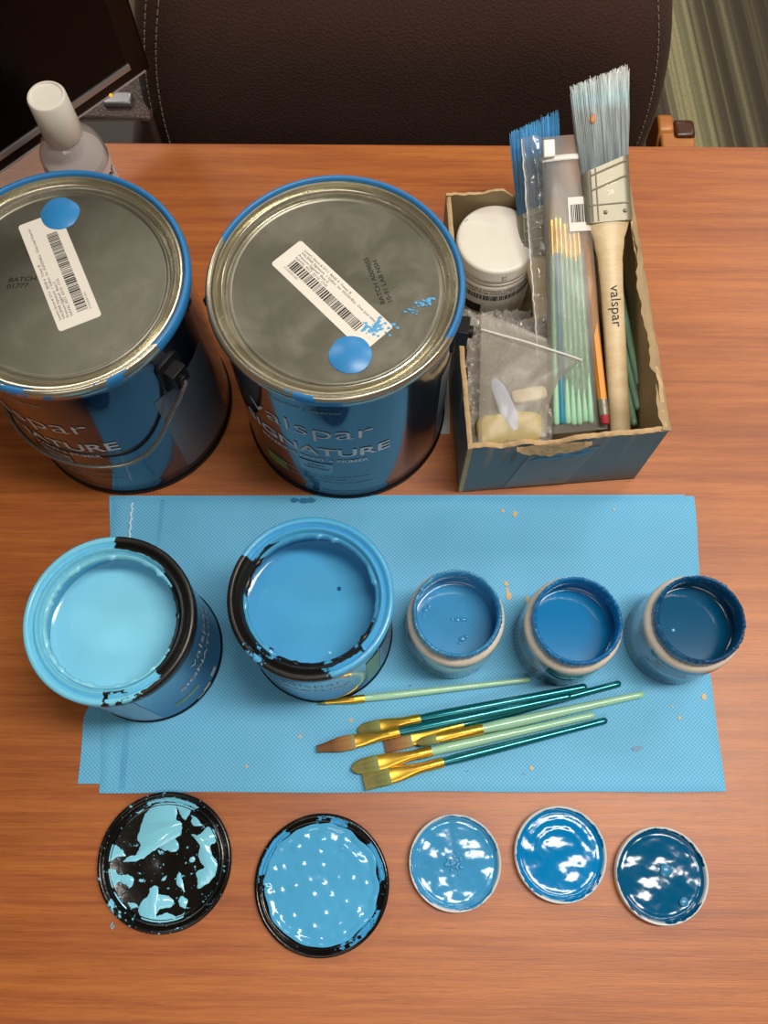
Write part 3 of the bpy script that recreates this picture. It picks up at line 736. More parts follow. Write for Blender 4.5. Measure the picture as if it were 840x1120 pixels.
MB().lathe([(0, 0), (1.2, 0), (.9, .7), (0, 1)], 12).map(lambda x, y, z: (x-12, y-3, z+50)).build('paint_bubble', 'paint1', j5p)  # pale colour stands for the highlight on this bubble
# ------------------------------------------------------------------ lids on the table
def lid_paint(r, fn, n=64, m=150):
    mb = MB(); vs = [(0, 0, fn(0, 0))]; fs = []
    for i in range(1, n+1):
        for k in range(m):
            a = 2*PI*k/m; q = r*i/n; x, y = q*math.cos(a), q*math.sin(a); vs.append((x, y, fn(x, y)))
    for k in range(m): fs.append((0, 1+k, 1+(k+1) % m))
    for i in range(n-1):
        for k in range(m): fs.append((1+i*m+k, 1+i*m+(k+1) % m, 1+(i+1)*m+(k+1) % m, 1+(i+1)*m+k))
    return mb.add(vs, fs)
# black quart lid with pale smears
l1 = thing('paint_lid', 'black quart lid with patchy pale blue paint smears, below the cloth', 'lid', (-161.1, -27.2, 0), 0, 'paint lids lying inside up')
rm1 = masked_rim('lid_rim_pale', '#0f0d0c', '#7fcdea', [(85, 22, 41.5, 44.5), (215, 3, 44, 99)], amp=.5, nscale=130, brough=.2, prough=.2, seed=3, extra=.35)
MB().lathe([(0, .3), (46, .3), (48.6, .8), (49.1, 2), (48.8, 4.4), (47.6, 5.4), (46.2, 5), (45.6, 3.4), (44.6, 3), (43.6, 4.4), (42.6, 4.6), (41.6, 3), (40.6, 2.2), (39.8, 2.8), (39, 2.4), (20, 2.2), (6, 2.2), (5, 1.9), (0, 2)], 144).build('disc', rm1, l1, 60)
BL = [[(350,165),(385,155),(420,162),(440,195),(440,235),(465,255),(462,300),(430,325),(385,350),(340,375),(300,405),(250,418),(212,415),(240,392),(268,385),(285,350),(270,320),(280,270),(290,225),(315,190)],
 [(510,300),(545,305),(580,270),(612,285),(625,330),(600,350),(610,390),(635,420),(628,470),(600,505),(555,525),(550,490),(540,460),(575,440),(560,420),(545,390),(550,350)],
 [(150,345),(185,350),(205,370),(225,392),(195,395),(165,410),(150,415)],
 [(148,450),(175,445),(200,470),(240,470),(268,490),(255,525),(230,510),(205,500),(180,525),(160,505)],
 [(300,620),(310,580),(335,560),(345,525),(375,515),(385,550),(420,555),(450,575),(440,605),(395,612),(380,640),(420,625),(470,640),(505,620),(490,650),(440,665),(380,675),(330,665)],
 [(455,500),(470,460),(485,500),(497,540),(470,520)], [(375,360),(420,330),(440,320),(458,350),(450,375),(410,372)],
 [(420,160),(450,150),(470,175),(525,190),(500,205),(480,240),(455,215),(440,190)], [(505,245),(520,225),(560,265),(520,265)],
 [(522+13*math.cos(a), 407+13*math.sin(a)) for a in [i*PI/4 for i in range(8)]], [(175,540),(200,550),(245,600),(240,620),(205,590)],
 [(480,560),(510,570),(505,610),(475,590)], [(260,205),(290,190),(285,205),(262,215)], [(250,585),(285,590),(295,605),(265,605)], [(290,490),(312,485),(310,497),(292,500)],
 [(390,490),(412,472),(410,485),(396,497)], [(300,150),(330,135),(335,145),(305,158)], [(385,120),(430,118),(480,128),(520,120),(515,132),(470,142),(420,132)]]
for pts in BL:
    mb = MB(); p = [((x-400)/6.08, -(y-415)/6.08) for x, y in pts]
    p = [(x*min(1, 43.5/max(1e-6, math.hypot(x, y))), y*min(1, 43.5/max(1e-6, math.hypot(x, y)))) for x, y in p]
    p = catmull(p, 6); p = [(x+.8*nz(x*.35, y*.35, 1)+.45*nz(x*.9, y*.9, 5), y+.8*nz(x*.35, y*.35, 9)+.45*nz(x*.9, y*.9, 13)) for x, y in p]
    blob(mb, p, 2.0, .6); mb.build('paint_smear', 'paint1', l1, 60)
mb = MB().tube([(-34.5, -41, 2), (-36, -43.5, .8), (-35, -45.5, .6), (-33.5, -43, 1.5)], .5, 6); mb.build('paint_drip', 'paint1', l1)
# black quart lid flooded with medium blue
l2 = thing('paint_lid', 'black-rimmed quart lid flooded with bubbly medium blue paint', 'lid', (-45.7, -42.9, 0), 0, 'paint lids lying inside up')
rm2 = masked_rim('lid_rim_medium', '#100e0d', '#4aa6da', [(-45, 18, 42, 46.5), (150, 26, 42, 46.5), (20, 22, 42, 46), (80, 10, 42, 47)], amp=.5, nscale=120, brough=.16, prough=.15, seed=6, extra=.3)
MB().lathe([(0, .3), (46, .3), (48.6, .8), (49.1, 2), (48.8, 4.4), (47.6, 5.4), (46.2, 5), (45.6, 3.4), (44.6, 3), (43.6, 4.4), (42.8, 4.2), (42, 2.4), (40, 1.6), (0, 1.4)], 144).build('disc', rm2, l2, 60)
DM = []
for rad_, n, a0 in ((0, 1, 0), (11.5, 5, .3), (21.5, 8, .1), (31, 11, .5), (38, 14, .2)):
    for i in range(n): DM.append((rad_*math.cos(a0+2*PI*i/n)+R.uniform(-1.2, 1.2), rad_*math.sin(a0+2*PI*i/n)+R.uniform(-1.2, 1.2), R.uniform(.35, .65)))
def h2(x, y):
    h = 2.6+.75*nz(x*.045, y*.045, 2)+.22*nz(x*.13, y*.13, 5)+.9*math.exp(-((math.hypot(x, y)-31)/4)**2)*math.exp(-((math.atan2(y, x)-.75)/.5)**2)
    for a, b, k in DM:
        d2 = (x-a)**2+(y-b)**2
        if d2 < 70: h += k*1.5*math.exp(-d2/10)-.3*k*math.exp(-d2/1.6)-.45*k*math.exp(-d2/24)
    return h+1.1*sstep(37, 42, math.hypot(x, y))
def edge2(x, y):
    return h2(x, y)
pm = lid_paint(43.2, edge2, 90, 260)
pm.v = [(x*(1-.035*sstep(.6, 1, math.hypot(x, y)/43.2)*(1+2*nz(math.atan2(y, x)*3, 1))), y*(1-.035*sstep(.6, 1, math.hypot(x, y)/43.2)*(1+2*nz(math.atan2(y, x)*3, 1))), z) for x, y, z in pm.v]
pm.build('paint', 'paint2', l2, 180)
def small_lid(label, x, y, paintm, col, seed, amp, tip=(0, 0)):
    l = thing('paint_lid', label, 'lid', (x, y, 0), 0, 'paint lids lying inside up')
    rmm = masked_rim('jar_lid_rim_%d' % seed, '#d3d6d6', col, [(200, 40, 0, 32.6), (60, 50, 0, 32.2), (-60, 30, 0, 32.4)], amp=.7, nscale=150, brough=.25, prough=.2, seed=seed, extra=.2)
    MB().lathe([(0, .3), (32, .3), (33.5, .8), (33.8, 2), (33.7, 7), (33.1, 8), (32.2, 7.8), (31.6, 6), (31.2, 3.4), (30, 2), (0, 1.6)], 128).build('disc', rmm, l, 60)
    def h(x, y):
        r = math.hypot(x, y)
        v = 2.6+amp*.55*nz(x*.05+seed, y*.05)+amp*.28*nz(x*.11, y*.11, seed)+.05*amp*nz(x*.28, y*.28, seed)
        if seed == 42: v += .5*math.exp(-(r-24)**2/6)*sstep(-10, 20, y)+.4*math.exp(-(r-17)**2/5)*sstep(-6, 12, y)
        v += .2*math.exp(-(r-27.5)**2/2)
        return max(1.9, v)+1.4*sstep(28.5, 31.4, r)
    lid_paint(31.4, h, 70, 180).build('paint', paintm, l, 180)
    return l
s3 = small_lid('round jar lid of pale mid-blue paint with a scuffed centre patch', 51.2, -28.4, 'paint3', P3, 41, 1.5)
s4 = small_lid('jar lid of bright cobalt-blue paint, in the middle of the three small lids', 128.4, -22.7, 'paint4', P4, 42, 1.5)
s5 = small_lid('jar lid of darkest blue paint, rightmost in the row of lids', 200.9, -37.3, 'paint5', P5, 43, 1.5)
mb = MB(); rr = random.Random(8)
for i in range(34):
    a, q = rr.uniform(0, 2*PI), rr.uniform(0, 1)**.6; x, y = q*7*math.cos(a)-.5, q*9*math.sin(a)-1; r = rr.uniform(.6, 1.4)
    mb.lathe([(0, 0), (r, 0), (r*.7, r*.5), (0, r*.7)], 8); mb.v[-32:] = [(a1+x, b1+y, c1+3.4) for a1, b1, c1 in mb.v[-32:]]
mb.build('dried_patch', 'smear_blue', s3)
mb = MB()
for cx, cy, r in ((4, 3.5, 4.6), (15, -18, 3.4)):
    blob(mb, catmull([(cx+r*(1+.35*nz(k*.9, cx))*math.cos(k*PI/5), cy+r*(1+.35*nz(k, cy))*math.sin(k*PI/5)) for k in range(10)], 3), 3.2, 1.2)
mb.build('pale_smear', plain('half_dry_blue', '#2f7ba6', .25), s5, 60)
# ------------------------------------------------------------------ artist brushes
def artist_brush(label, p0, p1, p2, p3, handle, brist, width, group, tipshape='flat', roll=0.0, hr=(3.6, 2.3), mat=None, name='artist_brush', frontup=(0, 0, 1)):
    """p0 bristle tip, p1 ferrule front, p2 ferrule back, p3 handle end (mm, table frame)"""
    P0, P2, P3 = Vector(p0), Vector(p2), Vector(p3)
    hr = (hr[0]*1.12, hr[1]*1.15); L = (P3-P2).length
    m = frame_mat(p2, p3, frontup)
    a = (Vector(p1)-P2).length; b = (P0-Vector(p1)).length
    t = thing(name, label, 'paintbrush', group=group, mat=m)
    n = 26; pts = [(0, L*i/n, 0) for i in range(n+1)]
    def rr(u): return lerp(hr[0]*.86, hr[0], sstep(0, .14, u))*(1 if u < .14 else 1)*lerp(1, hr[1]/hr[0], sstep(.14, .95, u))
    rs = [rr(i/n) for i in range(n+1)]
    pts += [(0, L+rs[-1]*.55, 0), (0, L+rs[-1]*.85, 0)]; rs += [rs[-1]*.8, rs[-1]*.35]
    MB().tube(pts, rs, 18).build('handle', handle, t, 60)
    k = 16; fp = []; fl_ = []
    for i in range(k+1):
        u = i/k; y = -a*u
        w = lerp(hr[0]*.98, width/2, sstep(.3, .95, u)); h = lerp(hr[0]*.98, 1.7 if width > 4 else .8, sstep(.25, .95, u))
        if 1 <= i <= 4 and i % 2 == 1: w *= 1.1; h *= 1.1
        fp.append((0, y, 0)); fl_.append((w, h))
    f = MB().tube([(0, 1.5, 0)]+fp, 1, 20, flat=[(hr[0]*1.0, hr[0]*1.0)]+fl_)
    f.build('ferrule', 'gold', t, 60)
    bp_, bf = [], []; q = 12
    for i in range(q+1):
        u = i/q; w = width/2*.98; h = 1.6 if width > 4 else .7
        if tipshape == 'round':
            w *= (1.08-.1*u)*math.sqrt(max(.01, 1-max(0, (u-.45)/.56)**2)); h *= (1.25-.8*u)
        elif tipshape == 'taper': w *= lerp(1.12, .55, sstep(.3, 1, u)); h *= lerp(1.5, .5, u)
        elif tipshape == 'liner': w *= 1-.9*u; h *= 1-.8*u
        else: w *= (1.1-.06*u); h *= lerp(1.4, .35, u)
        bp_.append((0, b*u, 0)); bf.append((w, h))
    bo_ = MB().tube(bp_, 1, 22, flat=bf).build('bristles', brist, t, 60)
    bo_.rotation_euler = (0, 0, PI); bo_.location = (0, -a*S, 0)
    return t
G = 'artist brushes lying on the cloth'
ZB = 7.0
artist_brush('thin mint-handled liner brush lying alone above the bunch of brushes', (-51.5, 86.4, 5.2), (-45.2, 87.1, 5.6), (-16.5, 89.8, 6.6), (111.5, 104, 6.2), 'mint', 'br_green', 2.6, G, 'liner', hr=(2.7, 1.9))
artist_brush('teal-handled brush with a rounded green tip, topmost of the bunch', (-20.5, 65.6, 6), (-3, 69.2, 6.2), (26.2, 74.2, 7.2), (152.5, 97.2, 12.5), 'teal', 'br_green', 10.5, G, 'round', hr=(3.4, 2.6))
artist_brush('teal-handled brush with a long pointed brown tip reaching furthest left', (-50.8, 52.3, 8), (-22, 57, 8.6), (10.1, 64.2, 9.6), (139.5, 90, 14), 'teal', 'br_brown', 10.5, G, 'taper', hr=(3.6, 2.6))
artist_brush('teal-handled brush with flat brown tip, lying beneath the other handles', (0.5, 52.6, 4.6), (21, 58.5, 4.8), (58.8, 69.7, 6.2), (180.5, 100.6, 6.4), 'teal', 'br_brown', 12, G, 'flat', hr=(3.2, 2.4))
artist_brush('longest mint-handled brush, reaching furthest right of the bunch', (24, 56.2, 8), (39.1, 58.9, 9), (72.6, 66.2, 11.8), (197.5, 92.5, 6.5), 'mint', 'br_green', 7, G, 'round', hr=(3.7, 2.4))
artist_brush('mint-handled brush with rounded olive tip, second lowest of the bunch', (-24.5, 36.6, 5), (-4.2, 40.9, 5.4), (34.1, 50.1, 7.2), (158.5, 76.8, 6.4), 'mint', 'br_green', 12, G, 'round', hr=(3.5, 2.4))
artist_brush('teal-handled brush with ragged olive tip, lowest of the bunch', (-14.5, 24.8, 5), (4.7, 31.3, 5.4), (42.9, 42.1, 7.2), (167.7, 72.6, 6.4), 'teal', 'br_green', 12, G, 'flat', hr=(3.4, 2.4))
# ------------------------------------------------------------------ cardboard box
FLc, FRc, BRc, BLc = (62, 260), (209.5, 272), (199, 492), (51, 485)
bx = thing('cardboard_box', 'torn open blue-grey cardboard box holding brushes and plastic bags', 'box', (0, 0, 0))
def wall(name, a, b, h0, h1, seed, mats, notch=None, th=3.5, n=70, lean=0):
    """a wall from a to b with a torn top edge; outside is on the right of a->b"""
    mb = MB(); d = Vector((b[0]-a[0], b[1]-a[1])); L = d.length; d /= L; inn = Vector((-d.y, d.x))
    rows = []
    for i in range(n+1):
        u = i/n; x, y = a[0]+d.x*L*u, a[1]+d.y*L*u
        h = lerp(h0, h1, u)+3.4*nz(u*9, seed)+2.4*nz(u*27, seed+3)+1.6*nz(u*70, seed+5)
        if notch: h += notch(u)
        ho = h-1.2-1.8*abs(nz(u*22, seed+8))
        px, py = x+inn.x*th, y+inn.y*th
        rows += [(x, y, .4), (x, y, ho*.5), (x, y, ho), (x+inn.x*th*.5, y+inn.y*th*.5, h-.2), (px, py, h), (px, py, h*.5), (px, py, .4)]
    k = 7
    for (c0, mi) in ((0, 0), (1, 0), (2, 2), (3, 2), (4, 1), (5, 1)):
        fs = [(i*k+c0, (i+1)*k+c0, (i+1)*k+c0+1, i*k+c0+1) for i in range(n)]
        mb.add(rows if c0 == 0 else [], [] , mi)
        b0 = 0
        mb.f += fs; mb.mi += [mi]*len(fs)
    mb.f += [tuple(range(k)), tuple(n*k+i for i in reversed(range(k)))]; mb.mi += [2, 2]
    return mb.build(name, mats, bx, 50)
CM = ['bluegrey_card', 'kraft_in', 'kraft_light']
wf = wall('front_wall', FLc, FRc, 96, 101, 1, CM, lambda u: -7*math.exp(-((u-.42)/.09)**2)-3*math.exp(-((u-.2)/.05)**2))
wall('side_wall', FRc, BRc, 101, 96, 2, CM, lambda u: 2*math.sin(u*9))
wall('back_wall', BRc, BLc, 92, 96, 3, CM, lambda u: -7*math.exp(-((u-.55)/.08)**2)+5*math.exp(-((u-.72)/.06)**2))
wall('side_wall', BLc, FLc, 95, 96, 4, CM, lambda u: 2*nz(u*14, 9))
MB().prism([FLc, FRc, BRc, BLc], .2, 3).build('box_floor', 'kraft_in', bx)
# torn flap of the right side, peeled outwards
def flap_pt(u, v):
    x, y = lerp(FRc[0], BRc[0], u), lerp(FRc[1], BRc[1], u)
    w = (9+4*nz(u*8, 3)+3*nz(u*23, 6))*(1-.55*sstep(.5, 1, u))
    return (x+lerp(-w+3.5, 2.5, v)+1.2*nz(u*30, v*3), y, 101-3*u+lerp(1.0, 1.8, v)-4*v*v+1.2*nz(u*14, v*2, 5))
MB().sheet(flap_pt, 70, 8, 1.2).build('torn_flap', 'kraft', bx, 50)
def flap2(u, v):
    x = lerp(FLc[0]+36, FLc[0]+92, u); y = FLc[1]+(x-FLc[0])*.0813-.9
    w = 14*math.sin(PI*u)**.7*(1+.5*nz(u*9, 2))+2
    return (x, y-2.5*v-1.2*abs(nz(u*12, v*4)), 94.5-v*w+1.5*nz(u*16, 4))
MB().grid(flap2, 40, 8).build('torn_flap', 'kraft_light', bx, 50)
def tape_pt(u, v):
    x = lerp(FLc[0]+50, FLc[0]+101, u)-lerp(13, 0, v); y = FLc[1]+(x-FLc[0])*.0813-.7-.25*abs(nz(u*6, v*5)); return (x, y, lerp(6, 82, v))
MB().grid(tape_pt, 20, 20).build('clear_tape', 'tape_film', bx, 50)
sm = MB(); rr = random.Random(21)
for i in range(16):
    x0 = FLc[0]+rr.uniform(58, 96); zc = rr.uniform(66, 82)-abs(x0-FLc[0]-80)*.1; l = rr.uniform(10, 22); w = rr.uniform(.8, 2)
    pts = []
    for k in range(9):
        u = k/8; x = x0+l*(u-.5); pts.append((x, FLc[1]+(x-FLc[0])*.0813-1.0, zc+4*(u-.5)+.6*nz(u*5, i)))
    sm.tube(pts, 1, 6, flat=[(.15, w*(.3+math.sin(PI*k/8))) for k in range(9)], up=(0, 0, 1))
sm.build('paint_smear', plain('swiped_blue', '#4a7fa0', .45), bx, label='pale blue paint swiped on the front')
# ------------------------------------------------------------------ inside the box
wj = thing('white_jar', 'closed white plastic jar standing in the far left corner of the box', 'jar', (92, 449, 3.2), rad(4))
MB().lathe([(0, 0), (33, 0), (34, 1), (34, 58), (33.4, 60), (31, 62), (31, 66), (0, 66)], 72).build('body', 'jar_white', wj)
ldw = MB().lathe([(0, 81.4), (30, 81.4), (32, 80.6), (32.6, 79), (32.8, 72), (33.4, 70.4), (33.4, 69), (32, 68.4), (32, 65), (33.2, 64.2), (33.2, 62.6), (30, 62)], 96).build('lid', 'cap_white', wj, 50)
mb = MB(); barcode(mb, 0, 0, 0, 76, 7, 0, 14); mb.map(lambda x, y, z: (34.15*math.cos(rad(-155)+x/34), 34.15*math.sin(rad(-155)+x/34), 42+y)); mb.build('barcode', 'ink', wj)
mb = MB()
for k, s_ in enumerate(('INTERIOR & EXTERIOR SAMPLE COLOR', 'KEEP FROM FREEZING  8 FL OZ')): on_cyl(mb, s_, 3.0, -92, 55-k*3.6, 34.2, off=.03, sx=1.15)
mb.build('label_text', 'ink', wj)
mb = MB(); cyl_patch(mb, 34.2, -160, -110, 22, 34); mb.build('dark_band', 'ink', wj)
mb = MB(); on_plane(mb, '2 4', 2.4, -24, 17, 35, 81.5, sx=1.1); on_cyl(mb, '0 7', 3, -84, 73.5, 33.0, off=.1); on_cyl(mb, '2 1', 3, -84, 70.6, 33.5, off=.1); mb.build('lid_stamp', 'ink', ldw)
# crumpled grey wrap
def wrap_pt(u, v):
    x = lerp(66, 131, u); y = lerp(272, 402, v)
    def rg(k, s_): return 1-abs(nz(x*k, y*k, s_))*2
    h = 52+9*rg(.03, 2)+6*rg(.07, 5)+3.5*rg(.13, 8)+1.6*rg(.28, 3)
    return (x+2*nz(y*.1, 1), y, h+6*sstep(.3, .7, v)-22*sstep(.82, 1, v))
def wrap_b(): 
    mb = MB(); mb.sheet(wrap_pt, 90, 150, 14); return mb
tag(wrap_b().build('plastic_wrap', 'wrap', None, 30), 'crumpled clear grey plastic wrap filling the left half of the box', 'plastic wrap').location = (0, 0, TZ*S)
# yellow, lilac and beige bits inside the small zip bag
def pebble(name, label, cat, mat, c, rx, ry, rz, rot, p=.6, seed=0):
    mb = MB(); n, m = 18, 28; vs = []; fs = []
    for i in range(n+1):
        th = PI*i/n
        for k in range(m):
            a = 2*PI*k/m; d = 1+.06*nz(math.cos(a)*2, math.sin(a)*2, seed+th)
            s_, c_ = math.sin(th), math.cos(th)
            vs.append((rx*d*s_**p*math.copysign(abs(math.cos(a))**p, math.cos(a)), ry*d*s_**p*math.copysign(abs(math.sin(a))**p, math.sin(a)), rz*math.copysign(abs(c_)**p, c_)))
    for i in range(n):
        for k in range(m): fs.append((i*m+k, i*m+(k+1) % m, (i+1)*m+(k+1) % m, (i+1)*m+k))
    o = mb.add(vs, fs).build(name, mat, None, 70); o.location = (c[0]*S, c[1]*S, (c[2]+TZ)*S); o.rotation_euler = [rad(x) for x in rot]
    return tag(o, label, cat)
# the bag plane: origin at its bottom-left, sloping up towards the back
BO = Vector((73, 273, 72)); BX = Vector((53, 7, 0)); BY = Vector((6, 96, 13))
def bagp(u, v, w=0): return BO+BX*u+BY*v+Vector((0, -.13, 1))*w
pebble('sponge_wedge', 'yellow sponge-like piece at the bottom of the small zip bag', 'sponge', 'yellow', bagp(.45, .12, -9), 25, 13, 6, (8, 0, 6), .45, 1)
pebble('plastic_spatula', 'pale lilac plastic piece lying over the yellow sponge', 'plastic tool', 'lilac', bagp(.38, .3, -4.5), 6.5, 25, 2.2, (8, 0, 22), .8, 2)
pebble('wooden_block', 'beige block beside the lilac plastic piece in the zip bag', 'block', 'beige', bagp(.72, .38, -6), 14, 5.5, 3.5, (8, 0, 10), .45, 3)
zb = thing('zip_bag', 'small clear zip bag of yellow and lilac pieces at the front of the box', 'bag', (0, 0, 0))
def bag_front(u, v):
    wid = 1+.55*sstep(.1, 1, v); p = BO+BX*((u-.02)*wid-.02*v)+BY*v*(1.12-.62*u*sstep(.2, 1, v)*.75)
    puff = 5*math.sin(PI*u)**.6*math.sin(PI*min(1, v*1.05))**.6
    return p+Vector((0, -.13, 1))*(puff+1.0*nz(u*3, v*4, 3)+.35*nz(u*9, v*10, 5))
def bag_back(u, v):
    p = bag_front(u, v); puff = 5*math.sin(PI*u)**.6*math.sin(PI*min(1, v*1.05))**.6
    return p-Vector((0, -.13, 1))*(2.0*puff+10*(1-sstep(.0, .55, v))*math.sin(PI*u)**.5)
mb = MB(); mb.grid(bag_front, 40, 50); mb.build('front_film', 'bag_film', zb, 180)
mb = MB(); mb.grid(bag_back, 30, 30); mb.build('back_film', 'bag_film', zb, 180)
mb = MB().tube([bag_front(i/30, .86)+Vector((0, 0, .6)) for i in range(31)], .9, 8); mb.build('zip_strip', 'zipper', zb)
# frosted pouch full of brushes: local plane
PO = Vector((131, 288, 57)); PX = Vector((45, 4.5, 0)); PY = Vector((-9, 212, 84)); PN = PX.cross(PY).normalized()
def pp_(u, v, w=0): return PO+PX*u*lerp(1, .74, v)+PY*v+PN*w
po = thing('frosted_pouch', 'tall frosted plastic pouch full of mint brushes, leaning in the box', 'pouch', (0, 0, 0))
def pf(u, v): return pp_(u, v, 4.2*min(1, math.sin(PI*u)**.35)*min(1, (math.sin(PI*min(1, max(0, v)))+.05)**.35)+.4*nz(u*4, v*9))
def pb(u, v): return pp_(u, v, -5*min(1, math.sin(PI*u)**.4)*min(1, math.sin(PI*v)**.4))
MB().grid(pf, 26, 90).build('front_film', 'frost', po, 180)
MB().grid(pb, 20, 40).build('back_film', 'frost', po, 180)
MB().tube([pf(i/20, .925)+PN*.6 for i in range(21)], 1, 8, flat=[(.5, 2.2)]*21, up=tuple(PY.normalized())).build('zip_strip', 'zipper', po)
sl = MB(); c = [pp_(a, b, w) for w in (1.5, 6.5) for b in (.925, .985) for a in (.0, .27)]
sl.add(c, [(0, 2, 3, 1), (4, 5, 7, 6), (0, 1, 5, 4), (2, 6, 7, 3), (0, 4, 6, 2), (1, 3, 7, 5)]).build('zip_slider', 'cap_white', po, bevel=1.2)
mb = MB(); MBp = rrect(.62, .125, .02)
q = [(lerp(.56, 1.05, i/6), lerp(.665, .785, j/6)) for i in range(7) for j in range(7)]
stk_ = MB().grid(lambda u, v: pf(lerp(.5, 1.0, u), lerp(.675, .79, v))+PN*.5, 10, 6).build('barcode_sticker', 'sticker', po, label='white barcode sticker')
bc = MB(); rr = random.Random(2); t = .55
while t < .96:
    w = rr.choice((.012, .02, .03)); bc.grid(lambda u, v: pf(lerp(t, t+w, u), lerp(.705, .765, v))+PN*.75, 1, 4); t += w+rr.choice((.012, .02))
bc.build('barcode', 'ink', stk_)
# brushes inside the pouch, bristles up
GI = 'mint brushes inside the frosted pouch'
for i in range(7):
    u = .10+.102*i; off = R.uniform(-.01, .012)
    w = -.6
    e = pp_(u, .03+abs(off), w+1.6); d2 = pp_(u*.9+.06, .60+off*2, w+.8); d1 = pp_(u*.9+.06, .71+off*2, w+.6); d0 = pp_(u*.9+.06, .80+off*2, w+.4)
    blue = (i == 1)
    lab = 'blue-handled brush seen through the frosted pouch' if blue else 'mint-handled brush seen through the frosted pouch'
    artist_brush(lab, d0, d1, d2, e, 'navy_stripe' if blue else 'mint', 'br_brown', 3.5, None if blue else GI, 'round', hr=(1.7, 2.15), frontup=tuple(PN))
# pencil at the right of the pouch
pc0 = Vector((172.6, 293.5, 64)); pc1 = Vector((153, 476, 119))
pc = thing('pencil', 'orange pencil with red eraser beside the large brush handle', 'pencil', mat=frame_mat(pc0, pc1, tuple(PN)))
Lp = (pc1-pc0).length
MB().tube([(0, 19, 0), (0, Lp-20, 0)], 3.6, 6).build('barrel', 'pencil_orange', pc, 20)
MB().tube([(0, 7, 0), (0, 9, 0), (0, 10, 0), (0, 12, 0), (0, 14, 0), (0, 15, 0), (0, 17, 0), (0, 19.5, 0)], [3.6, 3.9, 3.5, 3.9, 3.5, 3.9, 3.6, 3.7], 18).build('ferrule', 'ferrule_steel', pc, 60)
MB().tube([(0, 0, 0), (0, 1, 0), (0, 8, 0)], [2.6, 3.3, 3.4], 18).build('eraser', 'eraser', pc, 60)
MB().tube([(0, Lp-20, 0), (0, Lp-4, 0)], [3.4, 1], 12).build('sharpened_tip', 'pencil_wood', pc)
MB().tube([(0, Lp-4, 0), (0, Lp, 0)], [1, .3], 10).build('lead', 'ink', pc)
# black pen
pe0, pe1 = Vector((175.5, 318, 48)), Vector((161, 462, 97))
pn = thing('black_pen', 'black pen with pale cap between pencil and large brush handle', 'pen', mat=frame_mat(pe0, pe1, (0, -.3, 1)))
Lq = (pe1-pe0).length
MB().tube([(0, 0, 0), (0, 2, 0), (0, Lq-14, 0)], [3, 4, 4], 16).build('barrel', 'pen_black', pn, 60)
MB().tube([(0, Lq-14, 0), (0, Lq-1, 0), (0, Lq, 0)], [4.4, 4.4, 3.4], 16).build('cap', 'silver', pn, 60)
# clear bag with crinkled edge, left of the frosted pouch
cbg = thing('clear_bag', 'crinkled clear bag standing between white jar and frosted pouch', 'bag', (0, 0, 0))
def cb_pt(u, v):
    p = Vector((lerp(124, 109.5, v), lerp(334, 512, v), lerp(62, 126, v)))+Vector((18*u, 0, 4*math.sin(PI*u)))
    return p+Vector((1.1*nz(v*14, u*3)+.8*nz(v*40, 2), 0, 1.6*nz(v*18, u*4, 3)+.8*nz(v*46, u*5, 6)))
MB().grid(cb_pt, 14, 120).build('film', 'clear_film', cbg, 180)
MB().tube([cb_pt(.06, i/90)+Vector((0, 0, .6)) for i in range(91)], [.7+.7*abs(nz(i*.31, 4)) for i in range(91)], 7).build('crimped_edge', 'clear_film', cbg)
MB().tube([cb_pt(.0, i/60) for i in range(61)], .6, 6).build('edge_seam', 'zipper', cbg)
